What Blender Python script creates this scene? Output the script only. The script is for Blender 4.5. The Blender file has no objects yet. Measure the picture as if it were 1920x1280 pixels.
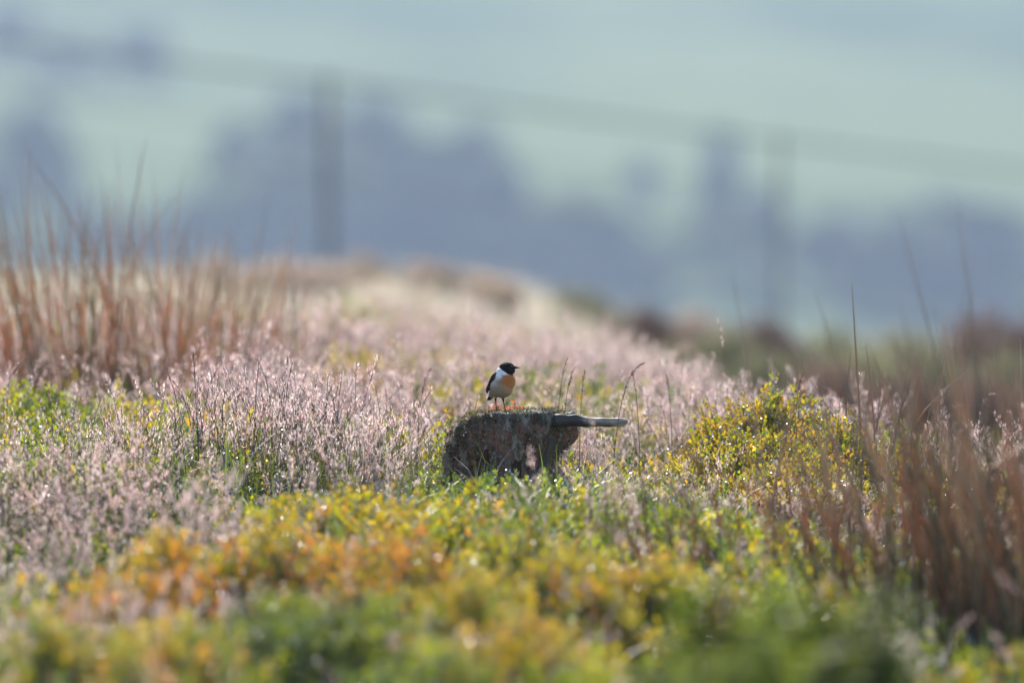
import bpy, bmesh, math, random
import numpy as np
from mathutils import Vector, Matrix, noise as mnoise

# ------------------------------------------------------------------ camera, sky, sun, exposure
scene = bpy.context.scene
COL = scene.collection
HC = 1.0                      # camera height (scene units: metres)
LENS, FSTOP, FOCUS = 294.0, 2.35, 20.0
cam_d = bpy.data.cameras.new('camera')
cam = bpy.data.objects.new('camera', cam_d); COL.objects.link(cam)
cam.location = (0, 0, HC); cam.rotation_euler = (math.radians(90), 0, 0)
cam_d.sensor_width = 36.0; cam_d.lens = LENS
cam_d.clip_start = 0.1; cam_d.clip_end = 5000
cam_d.dof.use_dof = True; cam_d.dof.focus_distance = FOCUS
cam_d.dof.aperture_fstop = FSTOP
scene.camera = cam

SUN_AZ, SUN_EL = math.radians(-14), math.radians(40)
world = bpy.data.worlds.new('World'); scene.world = world; world.use_nodes = True
wn = world.node_tree.nodes; wl = world.node_tree.links; wn.clear()
sky = wn.new('ShaderNodeTexSky'); sky.sky_type = 'NISHITA'; sky.sun_disc = False
sky.sun_elevation = SUN_EL; sky.sun_rotation = SUN_AZ
bgn = wn.new('ShaderNodeBackground'); bgn.inputs['Strength'].default_value = 0.11
wo = wn.new('ShaderNodeOutputWorld')
wl.new(sky.outputs[0], bgn.inputs[0]); wl.new(bgn.outputs[0], wo.inputs[0])

sun_d = bpy.data.lights.new('sun', 'SUN'); sun_d.energy = 5.0; sun_d.angle = math.radians(0.55)
sun_d.color = (1.0, 0.92, 0.80)
sun = bpy.data.objects.new('sun', sun_d); COL.objects.link(sun)
sdir = Vector((math.sin(SUN_AZ)*math.cos(SUN_EL), math.cos(SUN_AZ)*math.cos(SUN_EL), math.sin(SUN_EL)))
sun.rotation_euler = (-sdir).to_track_quat('-Z', 'Y').to_euler(); sun.location = (0, 0, 60)

scene.view_settings.view_transform = 'Standard'; scene.view_settings.look = 'None'
scene.view_settings.exposure = 0.95; scene.view_settings.gamma = 1.0
scene.view_settings.use_curve_mapping = False
scene.cycles.use_denoising = True
scene.cycles.max_bounces = 6; scene.cycles.diffuse_bounces = 3; scene.cycles.glossy_bounces = 2
scene.cycles.transmission_bounces = 4; scene.cycles.volume_bounces = 1; scene.cycles.transparent_max_bounces = 4
scene.cycles.sample_clamp_indirect = 4.0; scene.cycles.sample_clamp_direct = 0.0
scene.cycles.caustics_reflective = False; scene.cycles.caustics_refractive = False

rng = np.random.default_rng(7)
random.seed(7)
PXM = 784.0                    # photo pixels per metre at 20 m

def at(px, py, Y):
    s = Y / 20.0 / PXM
    return Vector(((px - 960) * s, Y, HC + (640 - py) * s))

# ------------------------------------------------------------------ terrain
def sstep(a, b, x):
    t = np.clip((np.asarray(x, float) - a) / (b - a), 0, 1)
    return t * t * (3 - 2 * t)

_ly = np.array([-80, 0, 6, 10, 13, 16, 18.5, 20, 23, 26, 32, 40, 46, 55, 65, 75, 100, 150, 350, 572, 780, 1300, 1560, 2000, 2600.])
_lz = np.array([-1.2, -.35, -.3, -.2, -.02, .2, .45, .57, .67, .75, .92, 1.13, 1.18, 1.25, 1.40, 1.1, -2, -9, -28, -32.8, -5.8, 61.8, 88, 92, 60.])
_rz = np.array([-1.3, -.4, -.34, -.24, -.06, .16, .42, .48, .45, .36, .42, .58, .70, .80, .92, .7, -2.3, -9, -28, -32.8, -5.8, 61.8, 88, 92, 60.])
_yy = np.arange(-80, 2601, 0.5)
def _smooth(z):
    f = np.interp(_yy, _ly, z)
    o = f.copy()
    for w in (1, 1, 2):
        k = np.ones(2 * w + 1) / (2 * w + 1)
        o = np.convolve(np.pad(o, w, mode='edge'), k, 'valid')
    far = f.copy()
    k = np.ones(161) / 161
    far = np.convolve(np.pad(far, 80, mode='edge'), k, 'valid')
    b = sstep(130, 190, _yy)
    return o * (1 - b) + far * b
_LZ, _RZ = _smooth(_lz), _smooth(_rz)

def ground_z(x, y):
    x = np.asarray(x, float); y = np.asarray(y, float)
    nf = sstep(23, 34, y)
    s = sstep(0.05 - 1.0 * nf, 1.2 + .1 * nf, x - 0.012 * (y - 20)) * (1 - sstep(120, 200, y))
    z = np.interp(y, _yy, _LZ) * (1 - s) + np.interp(y, _yy, _RZ) * s
    near = 1 - sstep(60, 140, y)
    z = z + near * (0.03 * np.sin(x * 2.3 + y * 1.1) + 0.022 * np.sin(x * 4.1 - y * 2.7 + 1.3) + 0.012 * np.sin(x * 9.0 + y * 6.1))
    far = sstep(200, 600, y)
    z = z + far * (2.6 * np.sin(x * .008 + y * .0042) + 1.0 * np.sin(x * .023 - y * .0115) - 0.02 * x)
    return z

# ------------------------------------------------------------------ material helpers
def mat(name):
    m = bpy.data.materials.new(name); m.use_nodes = True
    m.node_tree.nodes.clear()
    return m, m.node_tree.nodes, m.node_tree.links

def leaf_material(name, trans=0.45, rough=0.24, gloss=1.0, tint=(1.0, 1.0, 1.0), varamp=0.35):
    """vertex-coloured thin leaf: diffuse + translucent under a wet glossy skin"""
    m, n, l = mat(name)
    a = n.new('ShaderNodeAttribute'); a.attribute_name = 'Col'
    oi = n.new('ShaderNodeObjectInfo')
    hs = n.new('ShaderNodeHueSaturation')
    mr = n.new('ShaderNodeMapRange'); mr.inputs[3].default_value = 1 - varamp; mr.inputs[4].default_value = 1 + varamp
    l.new(oi.outputs['Random'], mr.inputs[0]); l.new(mr.outputs[0], hs.inputs['Value'])
    l.new(a.outputs['Color'], hs.inputs['Color'])
    d = n.new('ShaderNodeBsdfDiffuse'); t = n.new('ShaderNodeBsdfTranslucent')
    mx = n.new('ShaderNodeMixShader'); mx.inputs[0].default_value = trans
    mul = n.new('ShaderNodeMix'); mul.data_type = 'RGBA'; mul.blend_type = 'MULTIPLY'; mul.inputs[0].default_value = 1
    mul.inputs[7].default_value = (*tint, 1)
    l.new(hs.outputs[0], d.inputs[0]); l.new(hs.outputs[0], mul.inputs[6]); l.new(mul.outputs[2], t.inputs[0])
    l.new(d.outputs[0], mx.inputs[1]); l.new(t.outputs[0], mx.inputs[2])
    g = n.new('ShaderNodeBsdfGlossy'); g.inputs['Roughness'].default_value = rough
    g.inputs['Color'].default_value = (gloss, gloss, gloss, 1)
    f = n.new('ShaderNodeFresnel'); f.inputs[0].default_value = 1.4
    mg = n.new('ShaderNodeMixShader'); o = n.new('ShaderNodeOutputMaterial')
    l.new(f.outputs[0], mg.inputs[0]); l.new(mx.outputs[0], mg.inputs[1]); l.new(g.outputs[0], mg.inputs[2])
    l.new(mg.outputs[0], o.inputs[0])
    return m

def noise_material(name, cols, scale=8.0, rough=0.85, bump=0.3, detail=6.0, stretch=(1, 1, 1), positions=None, spec=0.3):
    m, n, l = mat(name)
    tc = n.new('ShaderNodeTexCoord'); mp = n.new('ShaderNodeMapping'); mp.inputs['Scale'].default_value = stretch
    nz = n.new('ShaderNodeTexNoise'); nz.inputs['Scale'].default_value = scale; nz.inputs['Detail'].default_value = detail
    nz.inputs['Roughness'].default_value = 0.65
    cr = n.new('ShaderNodeValToRGB')
    e = cr.color_ramp.elements
    pos = positions or [0.3 + 0.4 * i / (len(cols) - 1) for i in range(len(cols))]
    e[0].position, e[0].color = pos[0], (*cols[0], 1)
    e[1].position, e[1].color = pos[-1], (*cols[-1], 1)
    for p, c in list(zip(pos, cols))[1:-1]:
        k = e.new(p); k.color = (*c, 1)
    b = n.new('ShaderNodeBsdfPrincipled'); b.inputs['Roughness'].default_value = rough
    b.inputs['Specular IOR Level'].default_value = spec
    bp = n.new('ShaderNodeBump'); bp.inputs['Strength'].default_value = bump; bp.inputs['Distance'].default_value = 0.02
    o = n.new('ShaderNodeOutputMaterial')
    l.new(tc.outputs['Object'], mp.inputs[0]); l.new(mp.outputs[0], nz.inputs['Vector'])
    l.new(nz.outputs[0], cr.inputs[0]); l.new(cr.outputs[0], b.inputs['Base Color'])
    l.new(nz.outputs[0], bp.inputs['Height']); l.new(bp.outputs[0], b.inputs['Normal'])
    l.new(b.outputs[0], o.inputs[0])
    return m

M_LEAF = leaf_material('bilberry_leaf', 0.5, 0.5, 0.5, (1.15, 1.1, 0.7), 0.0)
M_CARPET = leaf_material('bilberry_carpet_leaf', 0.5, 0.5, 0.45, (1.15, 1.1, 0.7), 0.3)
M_GRASS = leaf_material('wet_grass', 0.58, 0.6, 0.45, (1.08, 1.02, 0.98), 0.25)
M_RUSH = leaf_material('rush_stem', 0.45, 0.45, 0.5, (1, 1, 1), 0.35)
M_FERN = leaf_material('bracken_leaf', 0.55, 0.6, 0.25, (1.1, 1.1, 0.7), 0.0)
M_TREE = leaf_material('tree_leaf', 0.4, 0.6, 0.2, (1.1, 1.1, 0.7), 0.25)
M_HEATHER = leaf_material('heather_leaf', 0.4, 0.55, 0.3, (1, 1, 1), 0.25)
M_TRUNK = noise_material('tree_bark', [(.03, .025, .02), (.09, .075, .055)], 6)
M_POST = noise_material('weathered_post', [(.05, .04, .035), (.14, .115, .10)], 14, stretch=(1, 1, .15))
M_WIRE = noise_material('weathered_rail', [(.05, .045, .04), (.12, .105, .09)], 10)

# ------------------------------------------------------------------ mesh helpers
class MB:
    def __init__(s): s.v = []; s.f = []; s.c = []; s.n = 0
    def add(s, v, f, c):
        v = np.asarray(v, float).reshape(-1, 3); f = np.asarray(f, int)
        c = np.asarray(c, float)
        if c.ndim == 1: c = np.tile(c, (len(v), 1))
        s.v.append(v); s.c.append(c); s.f.append(f + s.n); s.n += len(v)
    def mesh(s, name, material, smooth=False):
        v = np.concatenate(s.v); c = np.concatenate(s.c)
        tri = np.concatenate([np.concatenate([f[:, [0, 1, 2]], f[:, [0, 2, 3]]]) if f.shape[1] == 4 else f for f in s.f])
        return tri_mesh(name, v, tri, c, material, smooth)

def tri_mesh(name, v, tri, c, material, smooth=False):
    me = bpy.data.meshes.new(name)
    me.vertices.add(len(v)); me.vertices.foreach_set('co', np.ascontiguousarray(v, dtype=np.float32).ravel())
    me.loops.add(len(tri) * 3); me.loops.foreach_set('vertex_index', np.ascontiguousarray(tri, dtype=np.int32).ravel())
    me.polygons.add(len(tri)); me.polygons.foreach_set('loop_start', np.arange(0, len(tri) * 3, 3, dtype=np.int32))
    me.polygons.foreach_set('use_smooth', np.full(len(tri), smooth))
    if c is not None:
        a = me.color_attributes.new('Col', 'FLOAT_COLOR', 'POINT')
        a.data.foreach_set('color', np.concatenate([c, np.ones((len(c), 1))], 1).astype(np.float32).ravel())
    me.update(calc_edges=True); me.validate()
    if material: me.materials.append(material)
    return me

def obj(name, me, parent=None, loc=None, **props):
    o = bpy.data.objects.new(name, me); COL.objects.link(o)
    if loc is not None: o.location = loc
    if parent is not None: o.parent = parent
    for k, v in props.items(): o[k] = v
    return o

def empty(name, loc, label, category, group=None):
    o = bpy.data.objects.new(name, None); COL.objects.link(o); o.location = loc
    o.empty_display_size = 0.05
    o['label'] = label; o['category'] = category
    if group: o['group'] = group
    return o

def tube(path, radii, sides=3):
    """points (n,3), radii (n) -> verts, quads"""
    p = np.asarray(path, float); n = len(p); r = np.broadcast_to(np.asarray(radii, float), (n,))
    d = np.gradient(p, axis=0); d /= np.linalg.norm(d, axis=1)[:, None] + 1e-9
    up = np.where(np.abs(d[:, 2:3]) > 0.9, np.array([[1., 0, 0]]), np.array([[0, 0, 1.]]))
    a = np.cross(d, up); a /= np.linalg.norm(a, axis=1)[:, None] + 1e-9
    b = np.cross(d, a)
    th = np.arange(sides) / sides * 2 * np.pi
    v = p[:, None] + r[:, None, None] * (np.cos(th)[None, :, None] * a[:, None] + np.sin(th)[None, :, None] * b[:, None])
    q = [(i * sides + j, i * sides + (j + 1) % sides, (i + 1) * sides + (j + 1) % sides, (i + 1) * sides + j)
         for i in range(n - 1) for j in range(sides)]
    return v.reshape(-1, 3), np.array(q)

def ribbon(path, widths, side):
    p = np.asarray(path, float); w = np.asarray(widths, float)[:, None] * np.asarray(side, float)[None] / 2
    n = len(p)
    v = np.stack([p - w, p + w], 1).reshape(-1, 3)
    q = np.array([(2 * i, 2 * i + 1, 2 * i + 3, 2 * i + 2) for i in range(n - 1)])
    return v, q

def leaves(base, direc, length, width, fold=0.25, r=rng):
    """many folded diamond leaves. base (n,3), direc (n,3) unit, length (n), width (n)"""
    n = len(base)
    rnd = r.normal(size=(n, 3)); s = np.cross(direc, rnd); s /= np.linalg.norm(s, axis=1)[:, None] + 1e-9
    up = np.cross(s, direc)
    L = length[:, None]; W = width[:, None] / 2
    mid = base + direc * L * 0.5
    v = np.stack([base, mid + s * W + up * W * fold, base + direc * L, mid - s * W + up * W * fold], 1).reshape(-1, 3)
    i = np.arange(n)[:, None] * 4
    f = np.concatenate([i + np.array([[0, 1, 2]]), i + np.array([[0, 2, 3]])])
    return v, f

def unit(a): return a / (np.linalg.norm(a, axis=-1, keepdims=True) + 1e-9)

# ------------------------------------------------------------------ ground sheets
def grid_mesh(name, xs, ys, material):
    X, Y = np.meshgrid(xs, ys); Z = ground_z(X, Y)
    v = np.stack([X, Y, Z], -1).reshape(-1, 3); nx = len(xs); ny = len(ys)
    i = (np.arange(ny - 1)[:, None] * nx + np.arange(nx - 1)[None]).ravel()
    tri = np.concatenate([np.stack([i, i + 1, i + nx + 1], 1), np.stack([i, i + nx + 1, i + nx], 1)])
    return tri_mesh(name, v, tri, None, material, True)

M_MOOR = noise_material('moor_soil', [(.035, .028, .015), (.06, .065, .02), (.10, .095, .035), (.09, .06, .03)], 3.0, 0.95, 0.6, 10)
m, n, l = mat('hazy_pasture'); M_PAST = m
tc = n.new('ShaderNodeTexCoord'); mp = n.new('ShaderNodeMapping'); mp.inputs['Scale'].default_value = (1, .45, 1)
mp.inputs['Rotation'].default_value = (0, 0, math.radians(12))
n1 = n.new('ShaderNodeTexNoise'); n1.inputs['Scale'].default_value = .014; n1.inputs['Detail'].default_value = 3
n2 = n.new('ShaderNodeTexNoise'); n2.inputs['Scale'].default_value = .14; n2.inputs['Detail'].default_value = 5
cr = n.new('ShaderNodeValToRGB'); e = cr.color_ramp.elements
e[0].position, e[0].color = .36, (.06, .092, .045, 1); e[1].position, e[1].color = .62, (.15, .19, .085, 1)
hs = n.new('ShaderNodeHueSaturation'); mr = n.new('ShaderNodeMapRange'); mr.inputs[3].default_value = .8; mr.inputs[4].default_value = 1.2
b = n.new('ShaderNodeBsdfDiffuse'); o = n.new('ShaderNodeOutputMaterial')
l.new(tc.outputs['Object'], mp.inputs[0]); l.new(mp.outputs[0], n1.inputs['Vector']); l.new(tc.outputs['Object'], n2.inputs['Vector'])
l.new(n1.outputs[0], cr.inputs[0]); l.new(cr.outputs[0], hs.inputs['Color']); l.new(n2.outputs[0], mr.inputs[0]); l.new(mr.outputs[0], hs.inputs['Value'])
l.new(hs.outputs[0], b.inputs[0]); l.new(b.outputs[0], o.inputs[0])

xs_near = np.concatenate([np.arange(-1500, -60, 40), np.arange(-60, -8, 2.), np.arange(-8, 8.01, .12), np.arange(10, 61, 2.), np.arange(90, 1501, 40)])
ys_near = np.concatenate([np.arange(-80, 8, 2.), np.arange(8, 50, .15), np.arange(50, 150.1, 1.0)])
ys_near[-1] = 150
obj('moor_ground', grid_mesh('moor_ground', xs_near, ys_near, M_MOOR), kind='structure', label='heathland ground under the grass and bilberry')
obj('pasture_hillside', grid_mesh('pasture_hillside', xs_near, np.concatenate([np.arange(150, 800, 10.), np.arange(800, 1300, 4.), np.arange(1300, 2601, 25.)]), M_PAST),
    kind='structure', label='hazy green pasture hillside across the valley')

# ------------------------------------------------------------------ haze
def box_mesh(name, lo, hi):
    v = np.array([(x, y, z) for x in (lo[0], hi[0]) for y in (lo[1], hi[1]) for z in (lo[2], hi[2])], float)
    f = [(0, 1, 3, 2), (4, 6, 7, 5), (0, 4, 5, 1), (2, 3, 7, 6), (0, 2, 6, 4), (1, 5, 7, 3)]
    me = bpy.data.meshes.new(name); me.from_pydata(v.tolist(), [], f); me.update()
    return me
m, n, l = mat('haze_air')
pv = n.new('ShaderNodeVolumePrincipled'); o = n.new('ShaderNodeOutputMaterial')
pv.inputs['Color'].default_value = (.56, .70, 1.0, 1); pv.inputs['Density'].default_value = 0.00038; pv.inputs['Anisotropy'].default_value = 0.1
l.new(pv.outputs[0], o.inputs['Volume'])
hz = box_mesh('haze', (-1560, -120, -75), (1560, 2660, 145)); hz.materials.append(m)
obj('haze', hz, kind='stuff', label='pale blue summer haze filling the valley')

# ------------------------------------------------------------------ trees across the valley
def tree(name, px, py_top, w_px, Y, label, conical=False, base_col=(.055, .085, .03), n_leaf=900, seed=0, tops=1.0):
    r = np.random.default_rng(100 + seed); Y = Y * 2.6
    x = (px - 960) * Y / 20 / PXM
    gz = float(ground_z(x, Y)); top = at(px, py_top, Y).z
    h = max(1.2, top - gz); w = w_px * Y / 20 / PXM
    root = empty(name, (x, Y, gz), label, 'tree', 'trees on the far hillside')
    tb = MB()
    lean = r.normal(0, .03, 2) * h
    pth = np.array([(0, 0, -.1), (lean[0] * .3, lean[1] * .3, h * .25), (lean[0], lean[1], h * .55), (lean[0] * 1.3, lean[1], h * .8)])
    v, q = tube(pth, np.array([.055, .04, .028, .01]) * h * .6, 6); tb.add(v, q, (.05, .04, .03))
    for k in range(6):
        a = r.uniform(0, 6.28); z0 = h * r.uniform(.25, .6)
        e = np.array([math.cos(a) * w * .32, math.sin(a) * w * .32, z0 + h * r.uniform(.12, .3)])
        s = np.array([lean[0] * .6, lean[1] * .6, z0])
        v, q = tube(np.array([s, (s + e) / 2 + (0, 0, .06 * h), e]), np.array([.018, .012, .005]) * h * .6, 5); tb.add(v, q, (.05, .04, .03))
    obj('trunk', tb.mesh('trunk', M_TRUNK, True), root)
    ncl = 48
    zc = r.uniform(.22, .93, ncl)
    prof = (1 - zc) * 1.05 + .06 if conical else np.sqrt(np.clip(1 - ((zc - .5) / .52) ** 2, 0.02, 1))
    a = r.uniform(0, 6.28, ncl); rr = np.sqrt(r.uniform(.1, 1, ncl)) * prof * w * .44
    cc = np.stack([np.cos(a) * rr + lean[0], np.sin(a) * rr + lean[1], zc * h], 1)
    per = n_leaf // ncl
    cr_ = r.uniform(.09, .2, ncl) * min(w, h)
    P = (cc[:, None] + unit(r.normal(size=(ncl, per, 3))) * (r.uniform(.25, 1, (ncl, per, 1)) * cr_[:, None, None])).reshape(-1, 3)
    P[:, 2] = np.clip(P[:, 2], .12 * h, 1.0 * h)
    D = unit(r.normal(size=P.shape) + (0, 0, .3)); N = len(P)
    L = r.uniform(.22, .42, N) * (.55 + h / 14) * 1.5
    v, f = leaves(P, D, L, L * .7, .3, r)
    c = np.array(base_col)[None] * r.uniform(.7, 1.35, (N, 1)) * np.array([1, 1, 1]) + r.normal(0, .006, (N, 3))
    mb = MB(); mb.add(v, f, np.repeat(np.clip(c, .01, 1), 4, 0))
    obj('crown', mb.mesh('crown', M_TREE), root, kind='stuff')
    return root

TREES = [  # px, top, width, Y, label, conical / painted sunlit tint
    (470, 235, 200, 349, 'broad hazy tree left of the taller fence post', 0),
    (585, 175, 200, 352, 'tallest hazy tree, behind the taller fence post', 0),
    (705, 185, 190, 352, 'round hazy tree just right of the taller fence post', 0),
    (880, 235, 170, 350, 'hazy tree at the right end of the big left tree group', 0),
    (800, 260, 160, 346, 'lower hazy tree filling the gap within the big left tree group', 0),
    (390, 350, 150, 343, 'low hazy tree at the left foot of the big tree group', 0),
    (540, 360, 200, 341, 'low hazy tree before the big tree group, left of the tall post', 0),
    (690, 370, 200, 340, 'low hazy tree before the big tree group, right of the tall post', 0),
    (850, 380, 190, 340, 'low bushy tree in front of the right end of the big tree group', 0),
    (1000, 400, 190, 341, 'low bushy tree below the open pasture, above the bird', 0),
    (1130, 400, 190, 341, 'low bushy tree left of the pointed tree', 0),
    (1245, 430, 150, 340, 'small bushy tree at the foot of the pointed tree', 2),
    (1205, 303, 70, 372, 'small round tree alone in the pasture left of the pointed tree', 0),
    (1345, 245, 150, 352, 'pointed dark tree standing left of the shorter fence post', 1),
    (1440, 350, 90, 345, 'slim tree behind the shorter fence post', 0),
    (1540, 400, 150, 342, 'hazy tree right of the shorter fence post', 0),
    (1640, 400, 190, 338, 'dark broad tree in the right tree group', 0),
    (1770, 370, 200, 342, 'tall dark tree in the middle of the right tree group', 0),
    (1890, 385, 190, 340, 'dark tree at the right picture edge', 0),
    (1700, 470, 210, 334, 'low dark tree in front of the right tree group', 0),
    (1850, 480, 200, 333, 'low dark tree below the right edge tree', 0),
    (50, 190, 220, 349, 'big dark tree behind the tallest rushes at left', 0),
    (-40, 300, 200, 344, 'dark tree cut by the left picture edge', 0),
    (190, 385, 200, 341, 'low hazy tree behind the left rush clumps', 0),
    (300, 400, 150, 341, 'low hazy bush-like tree right of the tallest rushes', 0),
    (640, 258, 170, 344, 'pale tree coloured as sunlit in front of the tall post trees', 2),
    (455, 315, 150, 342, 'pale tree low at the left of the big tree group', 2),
    (1080, 345, 180, 343, 'pale tree coloured as sunlit, right of the big tree group', 2),
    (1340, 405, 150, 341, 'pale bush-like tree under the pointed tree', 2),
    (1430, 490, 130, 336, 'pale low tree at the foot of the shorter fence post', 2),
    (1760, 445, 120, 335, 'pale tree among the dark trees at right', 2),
    (620, 420, 230, 336, 'low hazy bush-tree at the foot of the tall post', 0),
    (770, 330, 200, 342, 'middle hazy tree in the big left tree group', 0),
    (950, 300, 120, 346, 'hazy tree sloping down at the right of the big tree group', 0),
    (930, 440, 230, 335, 'low hazy tree right above the pale crest', 0),
    (1080, 460, 230, 335, 'low hazy tree between the crest and the open pasture', 0),
    (1190, 480, 200, 335, 'low hazy tree over the right shoulder of the crest', 0),
    (450, 420, 230, 336, 'low hazy tree behind the right end of the left rushes', 0),
    (20, 10, 120, 436, 'distant dark tree in the upper left corner', 0),
    (130, 70, 170, 424, 'far tree in the upper left row, leftmost of it', 0),
    (270, 55, 130, 428, 'far tree in the upper left row, rightmost of it', 0),
]
for i, (px, pt, w, Y, lab, con) in enumerate(TREES):
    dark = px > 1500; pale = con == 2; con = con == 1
    tree('hillside_tree', px, pt, w, Y, lab, bool(con), (.016, .028, .012) if dark or con else ((.21, .25, .10) if pale else (.022, .036, .016)), 3200, i)  # pale leaf colour stands in for sunlit tree tops

# ------------------------------------------------------------------ fence on the ridge
fx1, fx2 = at(615, 0, 65).x, at(1462, 0, 65).x
fen = empty('fence', (fx1, 65, float(ground_z(fx1, 65))), 'blurred weathered fence with wooden posts and a thin top rail on the ridge', 'fence')
sp = fx2 - fx1
tops = {}
for k in range(-3, 5):
    x = fx1 + sp * k
    py = 140 + (250 - 140) * k
    zt = at(960, py, 65).z; gz = float(ground_z(x, 65))
    if k < 0: zt = at(960, 140, 65).z - k * .46
    if k > 1: zt = at(960, 250, 65).z - (k - 1) * .40
    zt = max(zt, gz + 1.2); tops[k] = (x, zt)
    bm = bmesh.new()
    w = {0: .026, 1: .015}.get(k, .022)
    prof = [(-w, -w * .9), (w, -w), (w * .95, w), (-w * 1.05, w * .92)]
    zl = [gz - .3, gz + .4, gz + 1.0, zt - .03, zt]
    rings = []
    for j, z in enumerate(zl):
        s = 1.0 if j < 4 else .8
        rings.append([bm.verts.new((a * s + .008 * math.sin(j * 2 + k), c * s, z)) for a, c in prof])
    for j in range(4):
        for t in range(4):
            bm.faces.new((rings[j][t], rings[j][(t + 1) % 4], rings[j + 1][(t + 1) % 4], rings[j + 1][t]))
    bm.faces.new(rings[-1]); bm.normal_update()
    me = bpy.data.meshes.new('post'); bm.to_mesh(me); bm.free(); me.materials.append(M_POST)
    p = obj('post', me, fen, (x - fen.location.x, 0, -fen.location.z))
for k in range(-3, 4):
    a, b_ = tops[k], tops[k + 1]
    for nm, dz, rad in (('top_rail', -.06, .013), ('wire', -.45, .004), ('wire', -.8, .004)):
        t = np.linspace(0, 1, 9)
        pth = np.stack([a[0] + (b_[0] - a[0]) * t, np.full(9, -.075), a[1] + (b_[1] - a[1]) * t + dz - .03 * 4 * t * (1 - t) * (1 if rad < .01 else .3)], 1)
        pth[:, 0] -= fen.location.x; pth[:, 2] -= fen.location.z
        v, q = tube(pth, rad, 6); mb = MB(); mb.add(v, q, (.1, .1, .1))
        obj(nm, mb.mesh(nm, M_WIRE, True), fen)

# ------------------------------------------------------------------ plant templates
PINK = np.array([.88, .69, .70]); STRAW = np.array([.52, .42, .27]); GREEN = np.array([.11, .17, .035]); MAUVE = np.array([.38, .24, .19])

def grass_tuft(r, n_st=6, h=(.16, .37), head=PINK, spread=.045, blades=12, blade_col=GREEN, stem=MAUVE, head_len=(.05, .09)):
    mb = MB(); dew = MB()
    for k in range(n_st):
        H = r.uniform(*h); a = r.uniform(0, 6.28); b0 = np.array([r.normal(0, spread * .6), r.normal(0, spread * .6), 0])
        ln = r.uniform(.02, .22) * H; t = np.linspace(0, 1, 7)
        lean = np.array([math.cos(a), math.sin(a)])
        pth = np.stack([b0[0] + lean[0] * ln * t ** 2, b0[1] + lean[1] * ln * t ** 2, H * t], 1)
        nod = r.uniform(0, .03)
        pth[-1] += (lean[0] * nod, lean[1] * nod, -nod * .8); pth[-2] += (lean[0] * nod * .3, lean[1] * nod * .3, 0)
        v, q = tube(pth, np.linspace(.0012, .0007, 7), 3)
        ct = np.repeat(t, 3)[:, None]
        mb.add(v, q, blade_col * .9 * (1 - ct) ** 1.3 + stem * (1 - (1 - ct) ** 1.3))
        # dew beads along the upper stalk
        for _ in range(int(r.integers(5, 12))):
            u_ = r.uniform(.35, 1); c_ = np.array([np.interp(u_, t, pth[:, j]) for j in range(3)]); bead(dew, c_ + r.normal(0, .0015, 3), r.uniform(.0011, .0025), r)
        # panicle
        hl = r.uniform(*head_len); ns = int(r.integers(20, 32))
        u = r.uniform(0, 1, ns); tt = 1 - u * hl / H
        P = np.stack([np.interp(tt, t, pth[:, j]) for j in range(3)], 1)
        sp_ = (.001 + .0045 * np.sin(np.pi * np.clip(u * .85 + .1, 0, 1))) * r.uniform(.2, 1.3, ns)
        aa = r.uniform(0, 6.28, ns)
        P += np.stack([np.cos(aa) * sp_, np.sin(aa) * sp_, r.normal(0, .002, ns)], 1)
        D = unit(np.stack([np.cos(aa) * .35, np.sin(aa) * .35, r.uniform(.6, 1.4, ns)], 1))
        v, f = leaves(P, D, r.uniform(.007, .013, ns), r.uniform(.0014, .0026, ns), .3, r)
        mb.add(v, f, np.repeat(np.clip(head[None] * r.uniform(.65, 1.25, (ns, 1)) + r.normal(0, .02, (ns, 3)), .02, .9), 4, 0))
    for k in range(blades):
        H = r.uniform(.10, .26); a = r.uniform(0, 6.28); t = np.linspace(0, 1, 5); ln = r.uniform(.02, .10)
        b0 = np.array([r.normal(0, spread * .7), r.normal(0, spread * .7)])
        pth = np.stack([b0[0] + math.cos(a) * ln * t ** 2, b0[1] + math.sin(a) * ln * t ** 2, H * t - ln * .4 * t ** 3], 1)
        sd = (-math.sin(a), math.cos(a), 0)
        v, q = ribbon(pth, np.array([.0026, .003, .0026, .0017, .0003]), sd)
        c0 = blade_col * r.uniform(.7, 1.5) + np.array([.05, .0, .0]) * r.uniform(0, 1)
        mb.add(v, q, c0)
    return mb, dew

def straw_tuft(r, col, n=26, h=(.10, .26), spread=.06):
    mb = MB()
    for k in range(n):
        H = r.uniform(*h); a = r.uniform(0, 6.28); t = np.linspace(0, 1, 5); ln = r.uniform(.02, .14)
        b0 = np.array([r.normal(0, spread * .5), r.normal(0, spread * .5)])
        pth = np.stack([b0[0] + math.cos(a) * ln * t ** 2, b0[1] + math.sin(a) * ln * t ** 2, H * t - ln * .5 * t ** 3], 1)
        v, q = ribbon(pth, np.array([.003, .0032, .0028, .0018, .0004]), (-math.sin(a), math.cos(a), 0))
        mb.add(v, q, np.clip(col * r.uniform(.6, 1.3), .01, .8))
    return mb

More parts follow.
